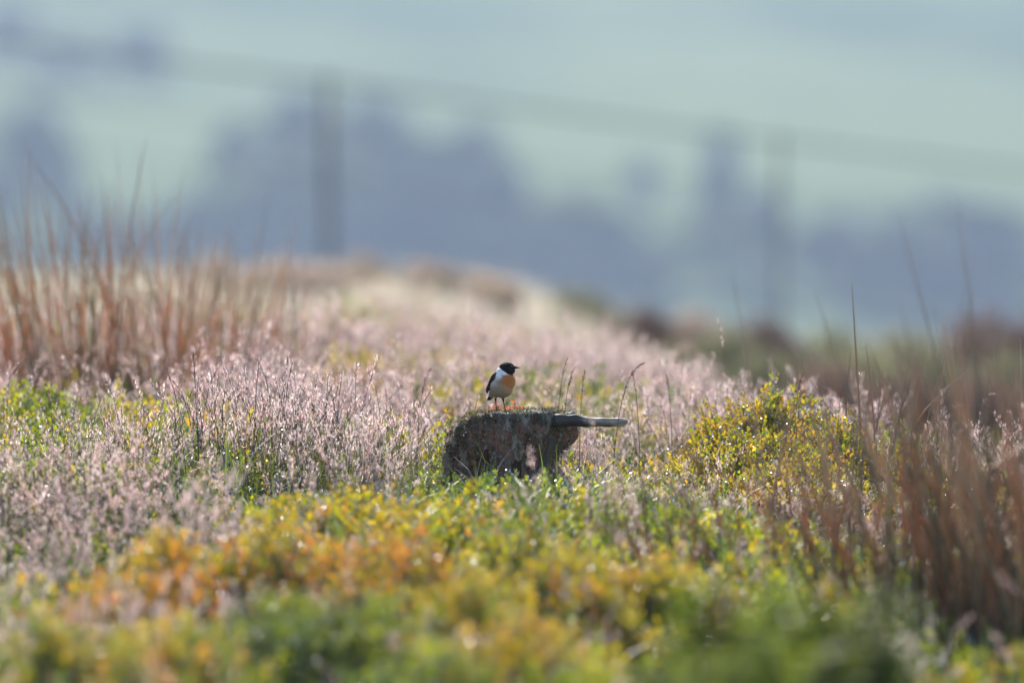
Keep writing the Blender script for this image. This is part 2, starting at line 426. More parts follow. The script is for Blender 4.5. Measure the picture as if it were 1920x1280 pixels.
PAL = {  # low, mid, tip candidates
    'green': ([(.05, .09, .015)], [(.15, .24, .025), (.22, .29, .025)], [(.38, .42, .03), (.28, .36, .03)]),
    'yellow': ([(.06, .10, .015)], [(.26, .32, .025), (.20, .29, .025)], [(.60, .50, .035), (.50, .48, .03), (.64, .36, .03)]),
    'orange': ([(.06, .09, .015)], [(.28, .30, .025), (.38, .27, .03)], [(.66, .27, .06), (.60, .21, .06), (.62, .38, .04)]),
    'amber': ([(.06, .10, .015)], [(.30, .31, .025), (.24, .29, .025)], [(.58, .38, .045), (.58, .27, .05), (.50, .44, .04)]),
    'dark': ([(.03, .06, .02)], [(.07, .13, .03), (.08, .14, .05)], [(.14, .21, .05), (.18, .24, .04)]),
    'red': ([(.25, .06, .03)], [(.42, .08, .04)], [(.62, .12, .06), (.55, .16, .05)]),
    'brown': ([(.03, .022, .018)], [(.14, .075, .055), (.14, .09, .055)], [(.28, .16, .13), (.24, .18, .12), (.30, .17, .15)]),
    'olive': ([(.05, .05, .025)], [(.20, .20, .10)], [(.40, .38, .22), (.33, .34, .18)]),
}

def sprig_arrays(r, H=.14, n=30, leaf=(.009, .0145), up=1.0):
    """one upright leafy shoot: (verts, tris, t per vertex)"""
    t = np.sort(r.uniform(.15, 1.0, n) ** .8); a = np.arange(n) * 2.4 + r.uniform(0, 6)
    nb = 3
    ba = r.uniform(0, 6.28, nb); bl = r.uniform(.05, .17, nb) * H
    which = r.integers(-1, nb, n)
    P = np.stack([np.zeros(n), np.zeros(n), t * H], 1)
    for k in range(nb):
        s = which == k
        o_ = np.clip((t[s] - .3) / .7, 0, 1) * bl[k]
        P[s, 0] += math.cos(ba[k]) * o_; P[s, 1] += math.sin(ba[k]) * o_
    D = unit(np.stack([np.cos(a), np.sin(a), np.full(n, up) + t * .6 + r.normal(0, .2, n)], 1))
    v, f = leaves(P, D, r.uniform(*leaf, n), r.uniform(leaf[0] * .55, leaf[1] * .62, n), .25, r)
    return v, f, np.repeat(t, 4)

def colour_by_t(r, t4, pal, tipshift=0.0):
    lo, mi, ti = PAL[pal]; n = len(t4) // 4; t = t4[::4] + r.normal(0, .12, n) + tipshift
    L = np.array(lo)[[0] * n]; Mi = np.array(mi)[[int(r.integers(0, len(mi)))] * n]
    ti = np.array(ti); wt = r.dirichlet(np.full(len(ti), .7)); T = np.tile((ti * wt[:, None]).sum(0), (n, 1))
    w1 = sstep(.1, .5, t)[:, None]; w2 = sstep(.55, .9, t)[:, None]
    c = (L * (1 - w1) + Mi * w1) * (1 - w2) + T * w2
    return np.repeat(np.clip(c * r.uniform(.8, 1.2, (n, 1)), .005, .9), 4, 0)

SPR = [sprig_arrays(np.random.default_rng(500 + i), H=.12 + .012 * (i % 5)) for i in range(10)]
SPRH = [sprig_arrays(np.random.default_rng(700 + i), H=.13, n=34, leaf=(.007, .013), up=1.2) for i in range(5)]

# ------------------------------------------------------------------ scattering of uncountable plants (geometry nodes)
def source_collection(name, meshes):
    c = bpy.data.collections.new(name)
    for i, me in enumerate(meshes):
        o = bpy.data.objects.new('%s_source_%02d' % (name, i), me); c.objects.link(o)
    return c

def scatter(name, pts, coll, nvar, smin, smax, tilt, label, seed):
    r = np.random.default_rng(seed)
    n = len(pts)
    me = bpy.data.meshes.new(name); me.vertices.add(n)
    me.vertices.foreach_set('co', np.asarray(pts, np.float32).ravel())
    rot = np.stack([r.normal(0, tilt, n), r.normal(0, tilt, n), r.uniform(0, 6.28, n)], 1).astype(np.float32)
    a = me.attributes.new('rot', 'FLOAT_VECTOR', 'POINT'); a.data.foreach_set('vector', rot.ravel())
    sc = r.uniform(smin, smax, n).astype(np.float32) if np.isscalar(smin) else (r.uniform(.8, 1.2, n) * smin).astype(np.float32)
    a = me.attributes.new('scl', 'FLOAT', 'POINT'); a.data.foreach_set('value', sc)
    a = me.attributes.new('idx', 'INT', 'POINT'); a.data.foreach_set('value', r.integers(0, nvar, n).astype(np.int32))
    me.update()
    ob = obj(name, me, kind='stuff', label=label)
    ng = bpy.data.node_groups.new(name + '_scatter', 'GeometryNodeTree')
    ng.interface.new_socket('Geometry', in_out='INPUT', socket_type='NodeSocketGeometry')
    ng.interface.new_socket('Geometry', in_out='OUTPUT', socket_type='NodeSocketGeometry')
    N, K = ng.nodes, ng.links
    gi = N.new('NodeGroupInput'); go = N.new('NodeGroupOutput')
    ci = N.new('GeometryNodeCollectionInfo'); ci.inputs['Collection'].default_value = coll
    ci.inputs['Separate Children'].default_value = True; ci.inputs['Reset Children'].default_value = True
    ip = N.new('GeometryNodeInstanceOnPoints'); ip.inputs['Pick Instance'].default_value = True
    def named(nm, ty):
        x = N.new('GeometryNodeInputNamedAttribute'); x.data_type = ty; x.inputs['Name'].default_value = nm
        return next(o for o in x.outputs if o.enabled and o.name == 'Attribute')
    K.new(gi.outputs[0], ip.inputs['Points']); K.new(ci.outputs[0], ip.inputs['Instance'])
    K.new(named('idx', 'INT'), ip.inputs['Instance Index'])
    e2r = N.new('FunctionNodeEulerToRotation'); K.new(named('rot', 'FLOAT_VECTOR'), e2r.inputs[0]); K.new(e2r.outputs[0], ip.inputs['Rotation'])
    K.new(named('scl', 'FLOAT'), ip.inputs['Scale'])
    K.new(ip.outputs[0], go.inputs[0])
    md = ob.modifiers.new('scatter', 'NODES'); md.node_group = ng
    return ob

def pnoise(x, y, s, seed=0):
    return np.array([mnoise.noise(Vector((a * s + seed * 7.3, b * s - seed * 3.1, seed * 1.7))) for a, b in zip(x, y)])

def random_area(r, y0, y1, dens, margin=1.1):
    out = []
    for ya in np.arange(y0, y1, .5):
        hw = .0625 * (ya + .25) + margin
        k = r.poisson(dens(ya) * hw * 2 * .5)
        out.append(np.stack([r.uniform(-hw, hw, k), r.uniform(ya, ya + .5, k)], 1))
    return np.concatenate(out)

def px_of(x, y): return 960 + x * 20 * PXM / y

_ico = None
def bead(mb, c, rad, r):
    global _ico
    if _ico is None:
        bm = bmesh.new(); bmesh.ops.create_icosphere(bm, subdivisions=1, radius=1); bm.verts.ensure_lookup_table()
        _ico = (np.array([v.co[:] for v in bm.verts]), np.array([[v.index for v in f.verts] for f in bm.faces])); bm.free()
    q = np.linalg.qr(r.normal(size=(3, 3)))[0]
    mb.add(_ico[0] @ q * rad + c, _ico[1], (.8, .8, .8))

m, n, l = mat('dew_water'); M_DEW = m
b = n.new('ShaderNodeBsdfGlossy'); b.inputs['Roughness'].default_value = .34; b.inputs['Color'].default_value = (.9, .92, .95, 1)
t_ = n.new('ShaderNodeBsdfTransparent'); mx = n.new('ShaderNodeMixShader'); f = n.new('ShaderNodeFresnel'); f.inputs[0].default_value = 3.5; o = n.new('ShaderNodeOutputMaterial')
l.new(f.outputs[0], mx.inputs[0]); l.new(t_.outputs[0], mx.inputs[1]); l.new(b.outputs[0], mx.inputs[2]); l.new(mx.outputs[0], o.inputs[0])

# ------------------------------------------------------------------ bilberry hummocks (each one a shrub)
HUM = [  # px, py_top, Y, half-width px, depth m, palette, n sprigs, label
    (120, 1165, 15.6, 230, .28, 'yellow', 330, 'yellow-green bilberry bush in the bottom left corner'),
    (330, 1175, 15.3, 170, .22, 'yellow', 260, 'yellow-green bilberry bush at the bottom edge right of the corner bush'),
    (330, 1010, 17.0, 200, .30, 'orange', 360, 'orange-tipped bilberry bush left of the orange mound, with grass at its left'),
    (560, 985, 17.2, 190, .30, 'orange', 360, 'orange-tipped bilberry bush in the middle of the orange mound'),
    (750, 990, 17.0, 150, .28, 'orange', 300, 'bright orange bilberry bush at the right end of the orange mound'),
    (640, 915, 18.4, 160, .28, 'yellow', 330, 'yellow bilberry bush behind the orange mound, left of the stump'),
    (820, 955, 18.1, 160, .26, 'yellow', 320, 'yellow-green bilberry bush in front of the stump'),
    (980, 985, 17.6, 150, .26, 'yellow', 300, 'yellow-tipped bilberry bush in front of and right of the stump foot'),
    (905, 902, 19.45, 90, .10, 'dark', 120, 'dark green low bush hiding the left foot of the stump'),
    (1020, 905, 19.4, 90, .10, 'dark', 120, 'dark green low bush hiding the right foot of the stump'),
    (1090, 1040, 16.8, 160, .26, 'yellow', 300, 'yellow-green bilberry bush sloping down right of the orange mound'),
    (1200, 1060, 16.9, 130, .24, 'yellow', 240, 'yellow bilberry bush beside the bracken'),
    (520, 1120, 15.7, 140, .24, 'dark', 300, 'dark blue-green low bush below the orange mound'),
    (700, 1110, 15.8, 150, .24, 'green', 300, 'fresh green bilberry bush below the orange mound'),
    (880, 1080, 16.0, 150, .26, 'yellow', 300, 'yellow-green bilberry bush below the right end of the orange mound'),
    (1000, 1130, 15.6, 150, .24, 'amber', 280, 'amber and green bilberry bush at the bottom centre'),
    (800, 1200, 15.1, 170, .22, 'green', 260, 'dark-footed green bilberry bush at the bottom edge under the orange mound'),
    (1120, 1190, 15.2, 160, .22, 'green', 260, 'green bilberry bush at the bottom edge left of the bracken'),
    (1440, 752, 20.6, 175, .26, 'amber', 760, 'sunlit orange-yellow bilberry bush at the top of the right mound'),
    (1410, 810, 20.2, 160, .2, 'yellow', 520, 'green bilberry bush on the near side of the right mound'),
    (1565, 800, 20.3, 150, .2, 'amber', 520, 'yellow-green bilberry bush at the right end of the right mound'),
    (1500, 868, 19.8, 170, .2, 'yellow', 480, 'green bilberry bush at the foot of the right mound'),
    (1110, 868, 20.1, 34, .05, 'yellow', 40, 'small yellow bilberry shoot right of the stump under the branch'),
    (60, 720, 21.6, 110, .28, 'green', 130, 'green bilberry bush below the left rushes at the picture edge'),
    (120, 790, 20.6, 150, .25, 'green', 300, 'green bilberry bush among the grass at the left edge'),
    (330, 800, 20.6, 110, .22, 'green', 240, 'green and yellow bilberry bush among the left grass'),
    (90, 870, 19.4, 130, .22, 'green', 260, 'dark green bilberry bush low at the left edge'),
    (680, 655, 24.2, 110, .35, 'yellow', 260, 'soft yellow bilberry bush behind the bird, furthest left'),
    (860, 650, 24.6, 90, .35, 'orange', 200, 'soft orange bilberry bush straight behind the bird'),
    (1010, 690, 23.2, 100, .30, 'green', 200, 'soft green bilberry bush behind and right of the bird'),
    (1740, 800, 20.8, 110, .2, 'green', 180, 'green bilberry bush behind the right rushes'),
    (1340, 960, 18.6, 120, .2, 'green', 220, 'green bilberry bush under the right rush stems'),
]
HUMC = []
for i, (px, py, Y, hw, dep, pal, ns, lab) in enumerate(HUM):
    r = np.random.default_rng(900 + i)
    c = at(px, py, Y); rx = hw * Y / 20 / PXM
    gz = float(ground_z(c.x, Y)); hh = max(.10, c.z - gz)
    HUMC.append((c.x, Y, rx, dep))
    root = empty('bilberry_bush', (c.x, Y, gz), lab, 'bush', 'bilberry bushes on the moor')
    mb = MB(); sb = MB(); db = MB()
    ns = int(ns * 1.5)
    ncl = max(4, ns // 9); cl = []
    for k in range(ncl):
        a = r.uniform(0, 6.28); q = math.sqrt(r.uniform(0, 1))
        cl.append((math.cos(a) * q * rx, math.sin(a) * q * dep, r.normal(.94, .08), r.normal(.06 if pal == 'orange' else -.04, .18), pal if r.random() > (.45 if pal == 'orange' else .3) else {'green': 'yellow' if r.random() < .5 else 'dark', 'orange': 'yellow' if r.random() < .6 else 'amber', 'amber': 'yellow', 'dark': 'green', 'yellow': 'green' if r.random() < .5 else ('amber' if r.random() < .6 else 'orange')}.get(pal, 'green'), r.uniform(.7, 1.2)))
    for k in range(ns):
        cx_, cy_, ch_, ct_, cp_, cb_ = cl[int(r.integers(0, ncl))]
        x = cx_ + r.normal(0, .030); y = cy_ + r.normal(0, .030); q = min(1.25, math.hypot(x / rx, y / dep)); a = math.atan2(y, x)
        top = hh * ch_ * (1 - .62 * q ** 2.2) * (1 + .16 * mnoise.noise(Vector((x * 9 + i * 3, y * 9, 1.3)))) + r.normal(0, .012)
        zg = float(ground_z(c.x + x, Y + y)) - gz
        v, f, t4 = SPR[int(r.integers(0, len(SPR)))]
        Hs = float(np.max(v[:, 2])); s = r.uniform(.85, 1.25)
        ca, sa = math.cos(a * 3), math.sin(a * 3)
        w = v * s
        tx, ty = x / rx * .35 + r.normal(0, .12), y / dep * .35 + r.normal(0, .12)
        w = np.stack([w[:, 0] * ca - w[:, 1] * sa + w[:, 2] * tx, w[:, 0] * sa + w[:, 1] * ca + w[:, 2] * ty, w[:, 2]], 1)
        z0 = max(zg - .02, top - Hs * s)
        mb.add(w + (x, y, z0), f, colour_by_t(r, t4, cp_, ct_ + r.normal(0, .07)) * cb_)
        for _ in range(2):
            j_ = int(r.integers(len(w) // 10, len(w) // 4)) * 4 + 2; bead(db, w[j_] + (x, y, z0), r.uniform(.0018, .0040), r)
        if k % 3 == 0:
            p = np.array([(x * .75, y * .75, zg - .02), (x * .9, y * .9, (zg + z0) / 2), (x, y, z0 + .03), (x + tx * .08, y + ty * .08, z0 + Hs * s * .8)])
            vv, qq = tube(p, [.0022, .0018, .0014, .0007], 3); sb.add(vv, qq, (.10, .07, .035))
    obj('foliage', mb.mesh('foliage', M_LEAF), root, kind='stuff')
    obj('stem', sb.mesh('stem', M_RUSH), root, kind='stuff')
    obj('dew', db.mesh('dew', M_DEW), root, kind='stuff')

# ------------------------------------------------------------------ stump, branch
SX, SY = at(950, 0, 20).x, 20.07
st_gz = float(ground_z(SX, SY))
def top_height(x):
    return np.interp(x, [-.16, -.145, -.125, -.09, -.05, .05, .12, .15], [.775, .788, .797, .817, .827, .828, .829, .826])
m, n, l = mat('rotten_stump'); M_STUMP = m
tc = n.new('ShaderNodeTexCoord'); mp = n.new('ShaderNodeMapping'); mp.inputs['Scale'].default_value = (1, 1, .55)
a1 = n.new('ShaderNodeTexNoise'); a1.inputs['Scale'].default_value = 38; a1.inputs['Detail'].default_value = 9; a1.inputs['Roughness'].default_value = .7
a2 = n.new('ShaderNodeTexNoise'); a2.inputs['Scale'].default_value = 11; a2.inputs['Detail'].default_value = 5
cr = n.new('ShaderNodeValToRGB'); e = cr.color_ramp.elements
e[0].position, e[0].color = .30, (.014, .010, .008, 1); e[1].position, e[1].color = .68, (.44, .36, .28, 1)
for p, c in ((.40, (.10, .052, .036)), (.47, (.34, .17, .11)), (.52, (.09, .07, .05)), (.59, (.36, .29, .22))):
    k = e.new(p); k.color = (*c, 1)
cr2 = n.new('ShaderNodeValToRGB'); e = cr2.color_ramp.elements
e[0].position, e[0].color = .42, (.03, .035, .014, 1); e[1].position, e[1].color = .62, (.30, .30, .31, 1)
k = e.new(.52); k.color = (.12, .12, .09, 1)
ge = n.new('ShaderNodeNewGeometry'); sx = n.new('ShaderNodeSeparateXYZ'); pr = n.new('ShaderNodeMapRange'); pr.inputs[1].default_value = .25; pr.inputs[2].default_value = .75
mixc = n.new('ShaderNodeMix'); mixc.data_type = 'RGBA'
b = n.new('ShaderNodeBsdfPrincipled'); b.inputs['Roughness'].default_value = .75
bp = n.new('ShaderNodeBump'); bp.inputs['Strength'].default_value = 1.0; bp.inputs['Distance'].default_value = .014
o = n.new('ShaderNodeOutputMaterial')
l.new(tc.outputs['Object'], mp.inputs[0]); l.new(mp.outputs[0], a1.inputs['Vector']); l.new(tc.outputs['Object'], a2.inputs['Vector'])
l.new(a1.outputs[0], cr.inputs[0]); l.new(a1.outputs[0], cr2.inputs[0])
at_l = n.new('ShaderNodeAttribute'); at_l.attribute_name = 'Col'     # lichen cover painted on the cut top
l.new(at_l.outputs['Fac'], mixc.inputs[0])
l.new(cr.outputs[0], mixc.inputs[6]); l.new(cr2.outputs[0], mixc.inputs[7]); l.new(mixc.outputs[2], b.inputs['Base Color'])
l.new(a1.outputs[0], bp.inputs['Height']); l.new(bp.outputs[0], b.inputs['Normal']); l.new(b.outputs[0], o.inputs[0])

NT, NZ, NC = 220, 70, 22
th = np.arange(NT) / NT * 2 * np.pi
V = []; LC = []
for iz in range(NZ):
    t = iz / (NZ - 1)
    for a in th:
        ca, sa = math.cos(a), math.sin(a)
        R = .126 + .055 * (1 - t) ** 1.3 + .012 * math.sin(a * 3 + 1) * (1 - t)
        R += .010 * mnoise.noise(Vector((ca * 2.2, sa * 2.2, t * 1.2 + 4)))
        R += .013 * mnoise.noise(Vector((ca * 6.5, sa * 6.5, t * 2.6 + 9)))
        R += .007 * mnoise.noise(Vector((ca * 15, sa * 15, t * 4 + 2)))
        R += .006 * mnoise.noise(Vector((ca * 26, sa * 26, t * 26))) + .004 * mnoise.noise(Vector((ca * 50, sa * 50, t * 60)))
        ang = math.atan2(sa, ca)
        R += .016 * float(sstep(.74, .9, t)) * (.4 + 1.2 * mnoise.noise(Vector((ca * 5, sa * 5, 21)))) * (1 - math.exp(-(ang / .5) ** 2))
        R -= .012 * max(0, mnoise.noise(Vector((ca * 11, sa * 11, t * 2.2 + 31)))) * float(sstep(.95, .7, t))
        knob = math.exp(-(ang / .42) ** 2) * float(sstep(.74, .86, t))
        R += .030 * knob
        R -= .010 * float(sstep(.88, .78, t)) * math.exp(-((ang + 0.1) / .8) ** 2)
        R += .016 * mnoise.noise(Vector((ca * 3.5, sa * 3.5, t * 5 + 17))) + .009 * mnoise.noise(Vector((ca * 9, sa * 9, t * 10 + 3)))
        R -= .03 * math.exp(-((ang + 1.05) / .16) ** 2) * float(sstep(.85, .5, t)) * float(sstep(0, .25, t))  # hollow
        R -= .022 * math.exp(-((ang + 2.2) / .2) ** 2) * float(sstep(.8, .55, t))
        x = R * ca; y = R * .9 * sa
        zt = float(top_height(x)) - .004
        zt += .009 * mnoise.noise(Vector((ca * 4, sa * 4, 8))) + .006 * mnoise.noise(Vector((ca * 12, sa * 12, 2)))
        z = (st_gz - .12) * (1 - t) + zt * t
        x += -.012 * (1 - t) * (ca < 0)
        V.append((x, y, z)); LC.append(float(sstep(.9, 1, t)) * .8)
side = np.array(V).reshape(NZ, NT, 3)
# raised ragged rim and the cut top
rim = side[-1]
for ic in range(1, NC + 1):
    s = 1 - ic / NC
    for j in range(NT):
        x, y = rim[j, 0] * s, rim[j, 1] * s
        z = float(top_height(x)) + .009 * mnoise.noise(Vector((x * 34, y * 34, 3))) * (1 - math.exp(-((x + .01) / .03) ** 2) * .7) + .004 * mnoise.noise(Vector((x * 110, y * 110, 5))) + .003
        V.append((x, y, z)); LC.append(float(np.clip(.55 + .9 * (x - .0) / .12, .15, 1)))
V = np.array(V); tri = []
for i in range(NZ + NC - 1):
    for j in range(NT):
        a, b_ = i * NT + j, i * NT + (j + 1) % NT
        tri += [(a, b_, b_ + NT), (a, b_ + NT, a + NT)]
stump = empty('tree_stump', (SX, SY, st_gz), 'rotten mossy tree stump with a bare broken branch, under the bird', 'stump')
lc = np.repeat(np.array(LC)[:, None], 3, 1)
me = tri_mesh('trunk', V - (0, 0, st_gz), np.array(tri), lc, M_STUMP, True)
trunk = obj('trunk', me, stump)

# branch stub sticking out to the right
m, n, l = mat('bleached_branch'); M_BR = m
tc = n.new('ShaderNodeTexCoord'); mp = n.new('ShaderNodeMapping'); mp.inputs['Scale'].default_value = (.18, 1, 1)
a1 = n.new('ShaderNodeTexNoise'); a1.inputs['Scale'].default_value = 150; a1.inputs['Detail'].default_value = 6
a2 = n.new('ShaderNodeTexNoise'); a2.inputs['Scale'].default_value = 26; a2.inputs['Detail'].default_value = 4
cr = n.new('ShaderNodeValToRGB'); e = cr.color_ramp.elements
e[0].position, e[0].color = .3, (.13, .105, .09, 1); e[1].position, e[1].color = .7, (.46, .40, .36, 1)
at_l = n.new('ShaderNodeAttribute'); at_l.attribute_name = 'Col'     # remaining bark
ad = n.new('ShaderNodeMath'); ad.operation = 'ADD'; st_ = n.new('ShaderNodeMapRange'); st_.inputs[1].default_value = .72; st_.inputs[2].default_value = 1.12
mixc = n.new('ShaderNodeMix'); mixc.data_type = 'RGBA'; mixc.inputs[7].default_value = (.045, .038, .036, 1)
b = n.new('ShaderNodeBsdfPrincipled'); b.inputs['Roughness'].default_value = .6
bp = n.new('ShaderNodeBump'); bp.inputs['Strength'].default_value = .6; bp.inputs['Distance'].default_value = .003
o = n.new('ShaderNodeOutputMaterial')
l.new(tc.outputs['Object'], mp.inputs[0]); l.new(mp.outputs[0], a1.inputs['Vector']); l.new(tc.outputs['Object'], a2.inputs['Vector'])
l.new(a1.outputs[0], cr.inputs[0]); l.new(at_l.outputs['Fac'], ad.inputs[0]); l.new(a2.outputs[0], ad.inputs[1]); l.new(ad.outputs[0], st_.inputs[0])
l.new(st_.outputs[0], mixc.inputs[0]); l.new(cr.outputs[0], mixc.inputs[6]); l.new(mixc.outputs[2], b.inputs['Base Color'])
l.new(a1.outputs[0], bp.inputs['Height']); l.new(bp.outputs[0], b.inputs['Normal']); l.new(b.outputs[0], o.inputs[0])
p0, p1 = at(1040, 789, 20), at(1178, 791, 20)
NB, NS = 46, 20
bv = []; bc = []
for i in range(NB):
    t = i / (NB - 1)
    cx = p0.x + (p1.x - p0.x) * t - SX; cz = p0.z + (p1.z - p0.z) * t - st_gz + .002 * math.sin(t * 7)
    cy = 20.0 - SY + .012 * t
    rr = (.0160 - .0072 * t) * (1 if t < .94 else math.sqrt(max(.02, 1 - ((t - .94) / .06) ** 2)))
    for j in range(NS):
        a = j / NS * 2 * math.pi
        q = rr * (1 + .30 * mnoise.noise(Vector((math.cos(a) * 1.5, math.sin(a) * 1.5, t * 7))) + .07 * mnoise.noise(Vector((math.cos(a) * 6, math.sin(a) * 6, t * 12))))
        bv.append((cx, cy + q * math.cos(a), cz + q * math.sin(a) * .95))
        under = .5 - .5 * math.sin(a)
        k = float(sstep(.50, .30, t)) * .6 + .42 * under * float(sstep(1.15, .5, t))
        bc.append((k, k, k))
tri = []
for i in range(NB - 1):
    for j in range(NS):
        a, b_ = i * NS + j, i * NS + (j + 1) % NS
        tri += [(a, b_, b_ + NS), (a, b_ + NS, a + NS)]
k0 = (NB - 1) * NS
tri += [(k0, k0 + j, k0 + j + 1) for j in range(1, NS - 1)]
obj('branch', tri_mesh('branch', np.array(bv), np.array(tri), np.array(bc), M_BR, True), stump, label='bare bleached branch stub with dark bark near the stump')

# moss and lichen fuzz on the stump, plus flecks that brighten its shaded side
r = np.random.default_rng(31)
mb = MB(); lb = MB()
vs = V - (0, 0, st_gz)
nside = NZ * NT
sel = []
for q in range(20000):
    i = int(r.integers(int(nside * .35), len(vs)))
    x, y, z = vs[i]
    nz = mnoise.noise(Vector((x * 22, y * 22, z * 22)))
    topness = float(sstep(nside * .80, nside, i))
    leftness = float(sstep(.02, -.12, x))
    if nz + .5 * topness + .45 * leftness - .12 > r.uniform(0, .9): sel.append(i)
P = vs[sel]; out = unit(np.stack([P[:, 0], P[:, 1], np.where(np.array(sel) >= nside - NT * 6, .12, .02)], 1))
D = unit(out + r.normal(0, .5, P.shape) + (0, 0, .25)); N = len(P)
near_bird = np.exp(-((P[:, 0] + .005) / .05) ** 2) * (P[:, 1] < .06)
v, f = leaves(P - out * .002, D, r.uniform(.005, .018, N) * (1 - .6 * near_bird), r.uniform(.0018, .005, N), .3, r)
colr = np.array([(.15, .17, .04), (.21, .17, .07), (.08, .09, .03), (.32, .27, .15)])[r.integers(0, 4, N)] * r.uniform(.6, 1.3, (N, 1))
mb.add(v, f, np.repeat(colr, 4, 0))
obj('moss', mb.mesh('moss', M_HEATHER), stump, kind='stuff')
cand = [i for i in range(nside, len(vs)) if vs[i][0] > -.07]
sel = r.choice(cand, 1500); P = vs[sel]; N = len(P)
v, f = leaves(P, unit(r.normal(size=P.shape) + (0, 0, .4)), r.uniform(.003, .007, N), r.uniform(.002, .005, N), .4, r)
lb.add(v, f, np.repeat(np.array([(.36, .37, .40)]) * r.uniform(.35, 1.25, (N, 1)), 4, 0))
sel = r.integers(int(nside * .45), nside, 9000); P = vs[sel]
sel = sel[np.array([mnoise.noise(Vector((p[0] * 30, p[1] * 30, p[2] * 18 + 5))) for p in P]) > r.uniform(-.15, .35, 9000)]; P = vs[sel]; N = len(P)
out = unit(P * (1, 1, 0))
v, f = leaves(P, unit(out * .6 + r.normal(0, .6, P.shape)), r.uniform(.004, .012, N), r.uniform(.002, .006, N), .4, r)
lb.add(v, f, np.repeat(np.array([(.44, .41, .37), (.52, .36, .25), (.42, .19, .11), (.60, .55, .47), (.16, .12, .08)])[r.integers(0, 5, N)] * r.uniform(.6, 1.2, (N, 1)), 4, 0))  # side flecks in raised colours, offsetting the shade on the stump
obj('lichen', lb.mesh('lichen', M_HEATHER), stump, kind='stuff')
# peeling slabs of bark on the sides
for (a, t0, t1, w, cc) in ((-2.9, .70, .93, .022, (.34, .29, .22)), (-2.0, .30, .80, .035, (.13, .045, .025)), (-1.45, .35, .75, .03, (.10, .04, .025)), (-.75, .3, .86, .032, (.20, .17, .14)), (-1.75, .2, .6, .025, (.08, .06, .04))):
    bb = MB(); rows = []
    for i in range(9):
        s = i / 8; iz = int((t0 + (t1 - t0) * s) * (NZ - 1))
        for d in (-1, -.4, .3, 1):
            aj = a + d * w / .13 * (.55 + .45 * math.sin(s * 3)) * .5 + .05 * math.sin(s * 8)
            j = int(aj / (2 * math.pi) * NT) % NT
            p = side[iz, j] * np.array([1.05, 1.05, 1]); p[2] += r.normal(0, .002)
            rows.append(p - (0, 0, st_gz))
    q = np.array([(i * 4 + d, i * 4 + d + 1, i * 4 + d + 5, i * 4 + d + 4) for i in range(8) for d in range(3)])
    bb.add(np.array(rows), q, cc)
    bk = obj('bark_slab', bb.mesh('bark_slab', M_HEATHER), stump)
    sm = bk.modifiers.new('thickness', 'SOLIDIFY'); sm.thickness = .004

# ------------------------------------------------------------------ bird
K = 1.0 / 9.85 / PXM
BO = at(937, 770, 20.0)          # point on the stump under the bird
BY = 20.0
def bp3(u, v, d): return np.array([(u - 561) * K, d * K, (1083 - v) * K])
def ellipsoid(bm, u, v, d, ru, rv, rd, roll=0.0):
    mt = Matrix.Translation(Vector(bp3(u, v, d))) @ Matrix.Rotation(roll, 4, 'Y') @ Matrix.Diagonal((ru * K, rd * K, rv * K, 1))
    bmesh.ops.create_uvsphere(bm, u_segments=28, v_segments=18, radius=1, matrix=mt)
def add_tube(bm, pts, rad, sides=10):
    v, q = tube(np.array(pts), rad, sides)
    vs_ = [bm.verts.new(p) for p in v]
    for f in q: bm.faces.new([vs_[i] for i in f])
    bm.faces.new(vs_[:sides][::-1]); bm.faces.new(vs_[-sides:])
bm = bmesh.new()
for e_ in [(697, 292, 0, 150, 112, 128, .12), (728, 330, -10, 118, 82, 112, .3), (612, 385, 10, 125, 118, 135, 0), (640, 470, -5, 185, 150, 170, 0),
           (662, 540, -55, 192, 180, 170, .1), (590, 655, -30, 214, 190, 195, .25), (520, 560, 50, 150, 210, 160, .35),
           (455, 720, 60, 88, 120, 100, .35), (415, 770, 75, 60, 80, 60, .4)]:
    ellipsoid(bm, *e_)
for (u0, v0, d0, u1, v1, d1) in ((480, 800, -20, 503, 1072, -10), (615, 815, -60, 672, 1096, -60)):
    hip = bp3(u0, v0, d0 + 10); ank = bp3(u0 + (u1 - u0) * .32, v0 + (v1 - v0) * .42, d0 + 25); foot = bp3(u1, v1, d1)
    add_tube(bm, [hip, hip * .5 + ank * .5, ank, ank * .5 + foot * .5, foot], [.0050, .0030, .00135, .00115, .0012])
    for (tx, ty) in ((.010, -.006), (.012, .001), (.008, -.011), (-.008, .004)):
        add_tube(bm, [foot + (0, 0, .0005), foot + (tx * .55, ty * .55, .0012), foot + (tx, ty, -.0012)], [.0011, .0010, .0006], 8)
me = bpy.data.meshes.new('bird_raw'); bm.to_mesh(me); bm.free()
tmp = bpy.data.objects.new('bird_raw', me); COL.objects.link(tmp)
rm = tmp.modifiers.new('r', 'REMESH'); rm.mode = 'VOXEL'; rm.voxel_size = .00075
sm = tmp.modifiers.new('s', 'SMOOTH'); sm.iterations = 5; sm.factor = .5
dg = bpy.context.evaluated_depsgraph_get(); body_me = bpy.data.meshes.new_from_object(tmp.evaluated_get(dg))
bpy.data.objects.remove(tmp); body_me.name = 'body'
nv = len(body_me.vertices); co = np.empty(nv * 3, np.float32); body_me.vertices.foreach_get('co', co); co = co.reshape(-1, 3).astype(float)
U = co[:, 0] / K + 561; W = 1083 - co[:, 2] / K; Dp = co[:, 1] / K
